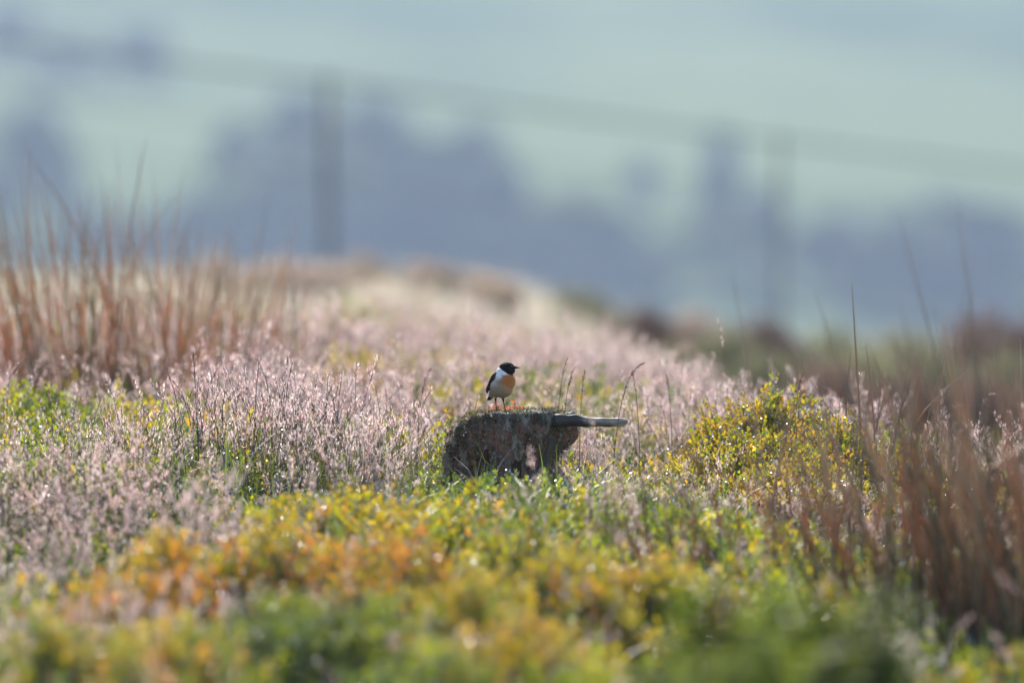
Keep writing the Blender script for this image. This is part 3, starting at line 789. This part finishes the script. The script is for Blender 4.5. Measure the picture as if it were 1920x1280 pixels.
# feather fluff relief on the body only
nor = np.empty(nv * 3, np.float32); body_me.vertices.foreach_get('normal', nor); nor = nor.reshape(-1, 3)
fl = np.array([mnoise.noise(Vector((p[0] * 260, p[1] * 260, p[2] * 110))) + .6 * mnoise.noise(Vector((p[0] * 600, p[1] * 600, p[2] * 260))) for p in co])
bodymask = (W < 850).astype(float)
co2 = co + nor * (fl * .00045 * bodymask)[:, None]
jit = fl * 34
BLACK = np.array([.010, .008, .008]); WHITE = np.array([.82, .82, .84]); ORANGE = np.array([.50, .165, .045]); BUFF = np.array([.32, .25, .175]); PALE = np.array([.46, .42, .37]); BROWN = np.array([.03, .02, .016]); LEG = np.array([.035, .022, .018])
def mixm(a, b, w): return a * (1 - w[:, None]) + b * w[:, None]
C = np.tile(BUFF, (nv, 1))
C = mixm(C, PALE, sstep(620, 760, U + jit) * sstep(600, 680, W + jit) * (1 - sstep(700, 800, W)))
C = mixm(C, PALE, (1 - sstep(430, 560, U + jit)) * (1 - sstep(560, 680, W + jit)))
og = sstep(480, 700, U + jit * 2 + (500 - W) * .12) * (1 - sstep(500, 800, W + jit * 2 - (U - 620) * .6))
C = mixm(C, ORANGE, og)
C = mixm(C, np.array([.66, .33, .13]), og * np.clip(sstep(780, 870, U) * .7 + sstep(520, 640, W) * .6, 0, .8))
wh = (1 - sstep(560, 640, U + jit * .7 + (W - 400) * .35)) * (1 - sstep(440, 540, W + jit)) 
wh = np.maximum(wh, (1 - sstep(395, 425, W - (U - 600) * .12 + jit * .5)) * (1 - sstep(690, 730, U)))
C = mixm(C, WHITE, np.clip(wh, 0, 1))
back = sstep(70, 130, Dp + jit) * sstep(400, 450, W)
C = mixm(C, BROWN, back * (1 - sstep(690, 800, U)))
line = np.interp(U, [500, 535, 600, 700, 760, 840, 900], [255, 268, 325, 398, 425, 415, 395])
hd = 1 - sstep(-8, 8, W - line + jit * .35)
C = mixm(C, BLACK, hd)
C = mixm(C, LEG, sstep(846, 862, W))
body_me.vertices.foreach_set('co', co2.astype(np.float32).ravel())
a = body_me.color_attributes.new('Col', 'FLOAT_COLOR', 'POINT'); a.data.foreach_set('color', np.concatenate([C, np.ones((nv, 1))], 1).astype(np.float32).ravel())
body_me.polygons.foreach_set('use_smooth', np.ones(len(body_me.polygons), bool))
def feather_mat(name, rough=.75, sheen=.15):
    m, n, l = mat(name)
    a = n.new('ShaderNodeAttribute'); a.attribute_name = 'Col'
    b = n.new('ShaderNodeBsdfPrincipled'); b.inputs['Roughness'].default_value = rough; b.inputs['Sheen Weight'].default_value = sheen
    b.inputs['Specular IOR Level'].default_value = .2
    o = n.new('ShaderNodeOutputMaterial'); l.new(a.outputs['Color'], b.inputs['Base Color']); l.new(b.outputs[0], o.inputs[0])
    return m
M_FEATH = feather_mat('plumage', .8, .05); M_BEAK = feather_mat('horn', .3, 0)
body_me.materials.clear(); body_me.materials.append(M_FEATH); body_me.update()
bird = empty('songbird', BO, 'small songbird with black head, white neck patch and orange breast on the stump', 'bird')
obj('body', body_me, bird)
# wings: overlapping long feathers along a folded blade
def wing(depth_off, sgn, nm='wing'):
    mb = MB(); r = np.random.default_rng(5)
    for k in range(13):
        s = k / 12
        a0 = bp3(505 - 75 * s, 385 + 150 * s, depth_off + sgn * (10 - 30 * s)); tip = bp3(400 - 72 * s, 575 + 190 * s, depth_off + 25 + sgn * (10 - 20 * s))
        if k % 2: a0 = a0 + np.array([.0035, sgn * .001, -.002]); tip = tip + np.array([.003, 0, .004])
        t = np.linspace(0, 1, 7)[:, None]
        pth = a0 * (1 - t) + tip * t + np.array([-.0042, sgn * .003, 0]) * np.sin(np.pi * t)
        v, q = tube(pth, np.array([.003, .0046, .0050, .0048, .0042, .0030, .0008]), 8)
        mb.add(v, q, np.array([.022, .015, .012]) * r.uniform(.7, 1.3) + (np.array([.05, .032, .022]) if k % 3 == 1 else 0))
    o = obj(nm, mb.mesh(nm, M_FEATH, True), bird)
    return o
wing(-35, -1); wing(150, 1)
mb = MB()
for k in range(6):
    s = k / 5 - .5
    a0 = bp3(432, 735, 70 + s * 30); tip = bp3(372 + s * 85, 893 - abs(s) * 40 + s * -28, 95 + s * 50)
    t = np.linspace(0, 1, 5)[:, None]; pth = a0 * (1 - t) + tip * t
    v, q = tube(pth, np.array([.0030, .0028, .0028, .0026, .0012]), 6)
    mb.add(v, q, (.022, .015, .012))
obj('tail', mb.mesh('tail', M_FEATH, True), bird)
mb = MB()
v, q = tube(np.array([bp3(825, 283, -12), bp3(868, 283, -12), bp3(905, 285, -14), bp3(945, 291, -16)]), [.0040, .0026, .0016, .0003], 8); mb.add(v, q, (.02, .018, .018))
obj('beak', mb.mesh('beak', M_BEAK, True), bird)
bm = bmesh.new(); bmesh.ops.create_uvsphere(bm, u_segments=14, v_segments=10, radius=.0026, matrix=Matrix.Translation(Vector(bp3(785, 272, -108))))
me = bpy.data.meshes.new('eye'); bm.to_mesh(me); bm.free()
a = me.color_attributes.new('Col', 'FLOAT_COLOR', 'POINT'); a.data.foreach_set('color', np.tile(np.array([.01, .008, .007, 1], np.float32), len(me.vertices)))
me.materials.append(M_BEAK); obj('eye', me, bird)

# red-leaved sprig behind the bird's feet
sp0 = at(945, 772, 20.07)
root = empty('red_sprig', (sp0.x, sp0.y, sp0.z - .012), "low red-leaved sprig on the stump behind the bird's feet", 'plant')
mb = MB(); sb = MB(); r = np.random.default_rng(77)
for k in range(46):
    x = r.choice([-.030, -.016, .004, .022, .034]) + r.normal(0, .006); y = r.normal(.01, .01)
    hgt = r.uniform(.006, .016) + .026 * math.exp(-((x - .026) / .010) ** 2) * r.uniform(.3, 1) + .012 * math.exp(-((x + .018) / .008) ** 2)
    m_ = 4; B = np.tile([x, y, hgt], (m_, 1)) + r.normal(0, .002, (m_, 3)); D = unit(r.normal(size=(m_, 3)) + (0, -.2, .5))
    v, f = leaves(B, D, r.uniform(.006, .010, m_), r.uniform(.004, .0065, m_), .25, r)
    mb.add(v, f, np.repeat(np.array([(.62, .13, .07), (.56, .20, .08), (.66, .24, .16)])[r.integers(0, 3, m_)], 4, 0))
    vv, qq = tube(np.array([(x * .9, y, -.004), (x, y, hgt)]), .0004, 3); sb.add(vv, qq, (.10, .06, .04))
obj('foliage', mb.mesh('foliage', M_LEAF), root, kind='stuff'); obj('stem', sb.mesh('stem', M_RUSH), root, kind='stuff')

# ------------------------------------------------------------------ rush clumps, every stem a part
def rush_mesh(r, H, bend, brown, rad=.0019, dry=1.0):  # dry scales the stem colour up, as if lit through haze
    t = np.linspace(0, 1, 9); kink = r.uniform(.5, .9)
    pth = np.stack([bend * t ** 2 * H, .03 * H * np.sin(t * 3), H * t - .35 * abs(bend) * H * t ** 3], 1)
    v, q = tube(pth, rad * np.array([1.1, 1.15, 1.1, 1.05, 1, .9, .75, .5, .15]), 4)
    low = (np.array([.04, .075, .02]) if brown < .6 else np.array([.15, .065, .028])) * dry  # green and brown stem feet, darkened as shade between the stems
    hi = np.array([.68, .31, .13]) if brown > .35 else np.array([.14, .15, .05])
    if brown > .82: hi = np.array([.62, .46, .28])
    hi = hi * (1 + (dry - 1) * .35) + np.array([.0, .02, .01]) * (dry - 1); tip = np.array([.64, .46, .34])
    tt = np.repeat(t, 4)[:, None]
    w = sstep(.15, .6, tt); w2 = sstep(.55, 1, tt)
    mb = MB(); mb.add(v, q, (low * (1 - w) + hi * w) * (1 - w2) + tip * w2)
    if r.random() < .25:   # small brown flower cluster on the side near the tip
        P = np.array([pth[6]] * 10) + r.normal(0, .005, (10, 3)); v, f = leaves(P, unit(r.normal(size=(10, 3)) + (0, 0, 1)), np.full(10, .012), np.full(10, .004), .3, r)
        mb.add(v, f, (.28, .17, .10))
    return mb.mesh('stem', M_RUSH, True)
RM = []
for i in range(26):
    r = np.random.default_rng(300 + i); RM.append(rush_mesh(r, 1.0, r.uniform(-.05, .16) if i < 22 else r.uniform(.3, .5), r.uniform(0, 1), .0037))
RM_LIT = []
for i in range(26):
    r = np.random.default_rng(300 + i); RM_LIT.append(rush_mesh(r, 1.0, r.uniform(-.05, .16) if i < 22 else r.uniform(.3, .5), r.uniform(.3, 1), .0037, 2.0))  # lighter copies, hazy light painted into the far left stems
RUSH = [  # px, Y, n, base spread m, height range, tilt mean x, tilt sd, label
    (40, 23.4, 56, .10, (.50, .80), -.14, .10, 'rush clump at the left picture edge, leaning left'),
    (150, 23.5, 66, .11, (.54, .88), -.10, .09, 'tallest rush clump, leaning left with two long pale tips'),
    (265, 23.6, 60, .10, (.50, .80), -.03, .07, 'upright brown rush clump right of the tallest one'),
    (370, 23.8, 54, .10, (.46, .74), .0, .07, 'upright reddish rush clump in the middle of the left row'),
    (470, 24.0, 46, .11, (.38, .64), .03, .08, 'short sparse rush clump at the right end of the left row'),
    (1870, 17.0, 160, .14, (.38, .80), -.04, .22, 'dense dark red-brown rush clump in the bottom right corner'),
    (1965, 17.2, 140, .14, (.42, .86), -.08, .20, 'tall rush clump cut by the right picture edge'),
    (1740, 17.6, 60, .12, (.34, .70), -.03, .24, 'rush clump with crossing stems left of the corner clump'),
    (1450, 17.8, 24, .16, (.26, .50), -.06, .16, 'thin loose rush clump before the right bilberry mound'),
    (1330, 17.9, 15, .10, (.24, .42), -.12, .14, 'few slanting rush stems right of the stump'),
    (1600, 18.6, 20, .13, (.30, .58), -.02, .12, 'thin brown rush clump below the pale bent blade'),
    (1690, 20.6, 16, .13, (.42, .60), .02, .14, 'few tall crossing rush stems above the right grass'),
]
for i, (px, Y, nst, spd, hr, tm, tsd, lab) in enumerate(RUSH):
    r = np.random.default_rng(400 + i)
    x0 = (px - 960) * Y / 20 / PXM; gz = float(ground_z(x0, Y))
    root = empty('rush_clump', (x0, Y, gz), lab, 'rushes', 'rush clumps on the moor')
    for k in range(nst):
        dx, dy = r.normal(0, spd), r.normal(0, spd)
        o = bpy.data.objects.new('stem', (RM_LIT if Y > 22 else RM)[int(r.integers(0, 26)) if r.random() < .5 else int(r.integers(0, 22))]); COL.objects.link(o); o.parent = root
        o.location = (dx, dy, float(ground_z(x0 + dx, Y + dy)) - gz - .02)
        h = r.uniform(*hr); h = h * (1.25 if r.random() < .06 else 1)
        tk = (.56 if Y > 22 else .72) * r.uniform(.7, 1.35)
        o.scale = (tk, tk, h)
        # thickness independent of length
        o.rotation_euler = (r.normal(0, tsd), tm + r.normal(0, tsd) + dx * .6, 0)
        if r.random() < .5: o.scale.x *= -1

# two long pale tips of the tallest clump
# ------------------------------------------------------------------ single in-focus grass stalks
def stalk(px0, py0, px1, py1, Y, curve, label, head=.06, col=(.22, .13, .11), hcol=PINK, thick=.0011, fat=1.0, seed=0):
    r = np.random.default_rng(seed + 60)
    a, b = at(px0, py0, Y), at(px1, py1, Y); gz = float(ground_z(a.x, Y))
    # continue the stem down to the ground
    root = empty('grass_stalk', (a.x, Y, gz), label, 'grass stalk', 'grass stalks near the stump')
    t = np.linspace(0, 1, 18)
    A = np.array([0, 0, -.01]); B = np.array([b.x - a.x, 0, b.z - gz])
    ctrl = np.array([curve[0], 0, (a.z - gz) + curve[1]])
    pth = (1 - t)[:, None] ** 2 * A + (2 * t * (1 - t))[:, None] * ctrl + (t ** 2)[:, None] * B
    v, q = tube(pth, np.linspace(thick * 1.1, thick * .5, 18), 5); mb = MB(); tt = np.repeat(t, 5)[:, None]
    mb.add(v, q, np.array([.12, .14, .05]) * (1 - tt) + np.array(col) * tt)
    obj('stem', mb.mesh('stem', M_GRASS, True), root)
    seg = np.linalg.norm(np.diff(pth, axis=0), axis=1); cum = np.concatenate([[0], np.cumsum(seg)]); tot = cum[-1]
    n = int(head / .0016); u = r.uniform(tot - head, tot, n)
    P = np.stack([np.interp(u, cum, pth[:, j]) for j in range(3)], 1); dirs = unit(np.stack([np.interp(u, cum, np.gradient(pth[:, j])) for j in range(3)], 1))
    rel = (u - (tot - head)) / head
    w = .0032 * fat * np.sin(np.pi * np.clip(rel * .9 + .08, 0, 1)) ** .7
    off = unit(np.cross(dirs, r.normal(size=(n, 3)))) * w[:, None]
    v, f = leaves(P + off * .5, unit(dirs + off * 120), r.uniform(.006, .010, n), r.uniform(.0018, .003, n), .3, r)
    mb = MB(); mb.add(v, f, np.repeat(np.clip(np.array(hcol)[None] * r.uniform(.5, 1.2, (n, 1)), .02, .9), 4, 0))
    obj('seed_head', mb.mesh('seed_head', M_GRASS), root, kind='stuff')
DK = (.26, .16, .13)
stalk(1145, 860, 1205, 682, 19.95, (.0, .20), 'dark arching grass stalk rising over the middle of the branch', .10, hcol=DK, seed=1)
stalk(1040, 800, 1064, 670, 20.05, (.0, .10), 'grass stalk with pale bent tip right of the bird', .05, hcol=(.45, .33, .30), seed=2)
stalk(1050, 800, 1076, 692, 20.0, (.0, .08), 'slanted grass stalk just right of the pale bent one', .05, hcol=(.36, .24, .22), seed=3)
stalk(1085, 800, 1096, 698, 20.02, (.0, .07), 'straight dark grass stalk above the branch base', .05, hcol=DK, seed=4)
stalk(780, 820, 806, 694, 19.98, (-.005, .10), 'dark slanted grass stalk left of the bird', .06, hcol=DK, seed=5)
stalk(770, 880, 812, 784, 19.9, (-.005, .07), 'short dark grass stalk left of the stump top', .05, hcol=DK, seed=6)
stalk(885, 800, 911, 742, 20.12, (-.008, .12), "drooping pale grass tip beside the bird's tail", .03, hcol=(.7, .62, .58), seed=7)
stalk(1365, 760, 1346, 600, 21.2, (.01, .10), 'tall pale grass stalk standing above the others right of centre', .07, hcol=(.66, .56, .54), seed=8, fat=1.3)
stalk(1485, 770, 1506, 700, 20.3, (.0, .06), 'dark grass spike above the orange bilberry bush', .045, hcol=(.2, .1, .08), seed=9)
stalk(1565, 790, 1584, 714, 20.2, (.0, .06), 'dark grass spike right of the orange bilberry bush', .045, hcol=(.2, .1, .08), seed=10)
stalk(1640, 770, 1660, 705, 20.2, (.0, .07), 'dark nodding grass spike far right of the orange bilberry bush', .05, hcol=(.2, .1, .08), seed=11)
stalk(1600, 880, 1615, 788, 19.8, (-.01, .06), 'dark grass spike low on the right mound', .05, hcol=(.16, .08, .06), seed=12)
stalk(1820, 790, 1865, 740, 20.6, (.0, .09), 'nodding pale grass head at the far right', .05, hcol=(.55, .44, .42), seed=13)
stalk(1262, 800, 1250, 705, 20.4, (.0, .06), 'brown grass stalk between the branch tip and the right mound', .05, hcol=DK, seed=14)
stalk(1200, 830, 1186, 700, 20.1, (.004, .08), 'thin grass stalk standing just past the branch tip', .05, hcol=(.45, .32, .3), seed=15)
stalk(100, 830, 88, 720, 20.1, (.004, .08), 'brown grass stalk among the grass at the far left', .05, hcol=(.4, .28, .25), seed=16)
stalk(560, 860, 548, 760, 20.1, (.004, .08), 'brown grass stalk in the grass left of centre', .05, hcol=(.4, .28, .25), seed=17)

def bent_blade(px, Y, pts, width, col, label):
    root0 = at(pts[0][0], pts[0][1], Y); gz = float(ground_z(root0.x, Y))
    P = [np.array([0, .02, -.01])] + [np.array([at(a, b, Y).x - root0.x, -.004 * i, at(a, b, Y).z - gz]) for i, (a, b) in enumerate(pts)]
    P = np.array(P); t = np.linspace(0, len(P) - 1, 26); sm_ = np.stack([np.interp(t, np.arange(len(P)), P[:, j]) for j in range(3)], 1)
    for _ in range(3): sm_[1:-1] = (sm_[:-2] + sm_[1:-1] * 2 + sm_[2:]) / 4
    w = width * np.sin(np.linspace(.35, math.pi - .02, 26)) ** .7
    v, q = ribbon(sm_, w, unit(np.array([.15, -.45, .85]))); mb = MB(); mb.add(v, q, col)
    o = obj('bent_grass', mb.mesh('bent_grass', M_GRASS, True), None, (root0.x, Y, gz)); o['label'] = label; o['category'] = 'grass'
    so = o.modifiers.new('thickness', 'SOLIDIFY'); so.thickness = .0006
bent_blade(0, 19.4, [(1690, 1000), (1672, 915), (1645, 872), (1612, 852)], .014, (.72, .64, .56), 'pale dry bent blade shining between the right rushes')
bent_blade(0, 18.2, [(1900, 1060), (1800, 960), (1700, 905), (1660, 895)], .008, (.5, .3, .2), 'long brown bent blade crossing the right rushes')
bent_blade(0, 18.6, [(1320, 1010), (1270, 980), (1210, 962), (1160, 955)], .008, (.62, .52, .44), 'pale straw lying nearly level right of the stump foot')

# ------------------------------------------------------------------ bracken, out of focus near the camera
def bracken(px, py_top, Y, n_fr, size, label, seed, col=(.27, .35, .045), tl=.5):
    r = np.random.default_rng(seed); c = at(px, py_top, Y); gz = float(ground_z(c.x, Y)); H = c.z - gz
    root = empty('bracken_fern', (c.x, Y, gz), label, 'fern', 'bracken in the foreground')
    for k in range(n_fr):
        a = r.uniform(0, 6.28); hf = H * r.uniform(.78, 1.0); reach = r.uniform(.1, 1) * tl * size
        t = np.linspace(0, 1, 14)
        st = np.stack([math.cos(a) * reach * t ** 2.2, math.sin(a) * reach * t ** 2.2, hf * (t - .1 * t ** 4)], 1)
        mb = MB(); v, q = tube(st, np.linspace(.004, .0012, 14), 5); mb.add(v, q, (.16, .19, .04))
        cc = np.array(col) * r.uniform(.85, 1.2)
        for s in np.linspace(.42, .98, 15):
            p0 = np.array([np.interp(s, t, st[:, j]) for j in range(3)]); pl = size * .42 * (1 - (s - .42) / .6) ** .8 * r.uniform(.85, 1.1) + .015
            for sgn in (-1, 1):
                d = unit(np.array([-math.sin(a) * sgn + math.cos(a) * .35, math.cos(a) * sgn + math.sin(a) * .35, r.uniform(-.05, .35)]))
                m_ = 13; u = np.linspace(.06, 1, m_); B = p0 + d[None] * (u * pl)[:, None] - np.array([0, 0, 1]) * (u ** 2 * pl * .18)[:, None]
                sd = unit(np.cross(d, np.array([0, 0, 1.])))
                for sg2 in (-1, 1):
                    D = unit(sd[None] * sg2 + d[None] * .5 + r.normal(0, .12, (m_, 3)))
                    L = .034 * (1 - u * .75) * (size / .4) + .006
                    v, f = leaves(B, D, L, L * .42, .2, r); mb.add(v, f, cc * r.uniform(.85, 1.15))
        obj('frond', mb.mesh('frond', M_FERN), root, kind='stuff')
bracken(1330, 1000, 12.9, 13, .30, 'soft bright green bracken blurred at the bottom, left of the brown rushes', 1)
bracken(1590, 990, 12.7, 13, .30, 'soft green bracken blurred at the bottom, nearest the brown rushes', 2)
bracken(1460, 1090, 12.5, 13, .30, 'low blurred bracken between the two taller ferns', 3)
bracken(1240, 1140, 12.6, 9, .26, 'low blurred bracken at the left of the fern group', 4)

# ------------------------------------------------------------------ heather on the far ridge at right
HEA = [ (1100, 545, 47, 70, 'olive', 'pale blurred heather tuft on the ridge, furthest left'), (1300, 575, 46, 80, 'pinkish', 'pale pinkish heather bush on the ridge above the grass, under the fence'),
        (1210, 570, 44, 90, 'brown', 'brown heather bush left of the pale pinkish one on the ridge'), (1420, 585, 44, 100, 'brown', 'grey-brown heather bush in the middle of the ridge'),
        (1560, 610, 45, 110, 'olive', 'grey-green heather bush on the right ridge'), (1700, 610, 45, 110, 'olive', 'grey-green heather bush behind the crossing rush stems'),
        (1840, 570, 44, 105, 'brown', 'tall dark heather bush on the ridge at the right edge'), (1940, 590, 44, 90, 'brown', 'dark heather bush cut by the right picture edge'),
        (1560, 668, 37, 120, 'brown', 'dark red-brown heather bush just behind the right grass'), (1690, 690, 36, 120, 'brown', 'dark brown heather bush behind the rush stems'),
        (1830, 690, 36, 120, 'brown', 'dark heather bush low at the right behind the grass'), (1440, 650, 38, 110, 'olive', 'olive heather bush behind the tall pale stalk'),
        (1360, 610, 40, 110, 'olive', 'pale green heather bush left of the tall pale stalk'), (1620, 640, 39, 120, 'olive', 'grey-green heather bush above the red-brown one'), (1760, 650, 39, 120, 'olive', 'grey-green heather bush right of the crossing rush stems'), (1900, 650, 39, 110, 'olive', 'grey-green heather bush at the right edge under the dark one'),
        (820, 492, 43, 60, 'pinkish', 'low pinkish heather tuft on the pale middle of the crest'), (520, 478, 42, 80, 'pinkish', 'broad pale heather bush on the crest behind the right end of the left rushes'), (930, 515, 42, 50, 'pinkish', 'small pale heather tuft where the crest starts to fall'), (400, 470, 43, 90, 'pinkish', 'pinkish heather bush behind the left rushes'),
        (680, 470, 44, 75, 'pinkish', 'pinkish heather bush standing up on the crest left of centre'), (620, 500, 42, 60, 'pinkish', 'small pinkish heather bush at the foot of the tall fence post')]
PAL['pinkish'] = ([(.28, .21, .15)], [(.50, .39, .32)], [(.74, .57, .50), (.70, .60, .44)])
for i, (px, py, Y, hw, pal, lab) in enumerate(HEA):
    r = np.random.default_rng(1500 + i); c = at(px, py, Y); gz = float(ground_z(c.x, Y)); hh = max(.16, c.z - gz); rx = hw * Y / 20 / PXM; dep = rx * 1.2
    root = empty('heather_bush', (c.x, Y, gz), lab, 'bush', 'heather bushes on the ridge'); mb = MB(); sb = MB()
    for k in range(200):
        a = r.uniform(0, 6.28); q = math.sqrt(r.uniform(0, 1)); x = math.cos(a) * q * rx; y = math.sin(a) * q * dep
        v, f, t4 = SPRH[int(r.integers(0, 5))]; s = r.uniform(1.3, 2.0); top = hh * (1 - .6 * q ** 2) * r.uniform(.85, 1.05)
        zg = float(ground_z(c.x + x, Y + y)) - gz; Hs = float(v[:, 2].max()) * s; z0 = max(zg - .02, top - Hs)
        w = v * s; mb.add(w + (x, y, z0), f, colour_by_t(r, t4, pal))
        if k % 2 == 0:
            vv, qq = tube(np.array([(x * .6, y * .6, zg - .02), (x * .9, y * .9, (zg + z0) / 2 + .02), (x, y, z0 + Hs * .6)]), [.004, .003, .0015], 3); sb.add(vv, qq, (.06, .045, .035))
    obj('foliage', mb.mesh('foliage', M_HEATHER), root, kind='stuff'); obj('stem', sb.mesh('stem', M_RUSH), root, kind='stuff')

# ------------------------------------------------------------------ uncountable grass and ground cover
tp = [grass_tuft(np.random.default_rng(40 + i)) for i in range(8)]
tp += [grass_tuft(np.random.default_rng(60 + i), n_st=6, head=np.array([.78, .56, .56]), stem=np.array([.22, .12, .10])) for i in range(4)]
tufts = [a.mesh('grass_tuft', M_GRASS) for a, b in tp]
C_DEW = source_collection('dew_sources', [b_.mesh('dew_beads', M_DEW) for a_, b_ in tp])
C_GRASS = source_collection('grass_sources', tufts)
r = np.random.default_rng(11)
p = random_area(r, 13.5, 33, lambda y: 270 if y < 26 else 140)
x, y = p[:, 0], p[:, 1]; px = px_of(x, y)
dens = np.where(y < 19.0, .10, 1.0)
dens = np.where((y < 19.4) & (px < 430), .55, dens)                   # grass strip at the left
dens = np.where((y < 16.2) & (px < 430), .15, dens)
dens = np.where((y >= 18.6) & (y < 19.4) & (px > 250), .35, dens)
dens = np.where((y > 17.8) & (y < 20) & (px > 1080), .55, dens)
dens = dens * np.clip(.55 + 1.4 * pnoise(x, y, 1.5, 1), .10, 1.3)
dens = dens * (1 - .9 * sstep(26.5, 32, y))
dens = np.where((px < 520) & (y > 19.3) & (y < 21.6), dens * .7, dens)
right = sstep(.22, .75, x - .015 * (y - 20))
dens = dens * (1 - right * sstep(21.6, 23.0, y))                        # grass stops on the right, heather beyond
for (hx, hy, rx, dp) in HUMC:
    q = ((x - hx) / rx) ** 2 + ((y - hy) / dp) ** 2
    dens = np.where(q < 1, dens * (.06 if hy > 22 or hy < 19 else .35), dens)
dens = np.where(((x - SX) / .16) ** 2 + ((y - SY) / .15) ** 2 < 1, 0, dens)
dens = np.where((np.abs(x - SX - .02) < .20) & (y > 18.4) & (y < 20.0), dens * .8, dens)
keep = r.random(len(x)) < dens; x, y = x[keep], y[keep]
scl = np.full(len(x), 1.0)
scl = np.where((np.abs(x - SX - .04) < .26) & (y > 18.4) & (y < 20.05), .55 - .10 * (y - 18.4), scl)
scl = np.where((x > .1) & (y > 18.5) & (y < 20.2), .72, scl)
scl = np.where((np.abs(x - SX) < .3) & (y >= 20.05) & (y < 21.5), .75, scl)
pts = np.stack([x, y, ground_z(x, y) - .01], 1)
scl = scl * np.clip(1 + .6 * pnoise(x, y, 2.1, 6), .65, 1.18)
scatter('pink_grass', pts, C_GRASS, len(tufts), scl * .85, None, .10, 'dense dewy pink-headed moor grass covering the rise', 21)
scatter('dew', pts, C_DEW, len(tufts), scl * .85, None, .10, 'sparkling dew beads on the moor grass', 21)
print('grass tufts', len(pts))

# low leafy carpet
carpet = []
for i in range(12):
    rr = np.random.default_rng(800 + i); mb = MB()
    pal = ['green', 'dark', 'yellow', 'green', 'yellow', 'amber', 'green', 'green', 'yellow', 'dark', 'dark', 'yellow'][i]
    for k in range(6):
        v, f, t4 = SPR[int(rr.integers(0, 10))]
        mb.add(v * rr.uniform(.8, 1.15) + (rr.normal(0, .03), rr.normal(0, .03), 0), f, colour_by_t(rr, t4, pal))
    carpet.append(mb.mesh('carpet_sprig', M_CARPET))
C_CARP = source_collection('carpet_sources', carpet)
r = np.random.default_rng(12)
p = random_area(r, 12.5, 32, lambda y: 120 if y < 24 else 70)
x, y = p[:, 0], p[:, 1]; k = r.random(len(x)) < np.clip(.6 + .8 * pnoise(x, y, 1.7, 4), .15, 1)
k &= ~(((x - SX) / .17) ** 2 + ((y - SY) / .16) ** 2 < 1)
x, y = x[k], y[k]
scatter('bilberry_carpet', np.stack([x, y, ground_z(x, y) - .02], 1), C_CARP, 12, np.where(y > 20.3, 1.2, np.where(y > 18.6, .85, 1.1)), None, .15, 'low green leafy ground cover between the grass', 22)

# pale straw grass on the sunlit crest, duller beyond
straws = [straw_tuft(np.random.default_rng(70 + i), np.array([.56, .52, .34]), 26, (.07, .19)).mesh('straw_tuft', M_GRASS) for i in range(3)]
straws += [straw_tuft(np.random.default_rng(80 + i), np.array([.34, .29, .20]), 26, (.07, .20)).mesh('straw_tuft', M_GRASS) for i in range(3)]
C_STRAW = source_collection('straw_sources', straws)
r = np.random.default_rng(13)
p = random_area(r, 29, 62, lambda y: 75, 2.0)
x, y = p[:, 0], p[:, 1]
k = r.random(len(x)) < np.clip(.5 + 1.5 * pnoise(x, y, .9, 2), .06, 1) * (1 - .75 * sstep(.6, 1.6, x - .02 * (y - 20)))
x, y = x[k], y[k]
scatter('crest_grass', np.stack([x, y, ground_z(x, y) - .01], 1), C_STRAW, 6, .8, 1.4, .1, 'pale sunlit dry grass on the crest', 23)

r = np.random.default_rng(14)
p = random_area(r, 13.5, 23, lambda y: 30)
greens = [straw_tuft(np.random.default_rng(90 + i), np.array([.13, .21, .04]), 22, (.12, .24), .05).mesh('green_tuft', M_GRASS) for i in range(4)]
C_GREEN = source_collection('green_sources', greens)
scatter('green_grass', np.stack([p[:, 0], p[:, 1], ground_z(p[:, 0], p[:, 1]) - .01], 1)[~(((p[:, 0] - SX) / .17) ** 2 + ((p[:, 1] - SY) / .16) ** 2 < 1)], C_GREEN, 4, .7, 1.2, .1, 'fresh green grass blades between the bushes', 24)
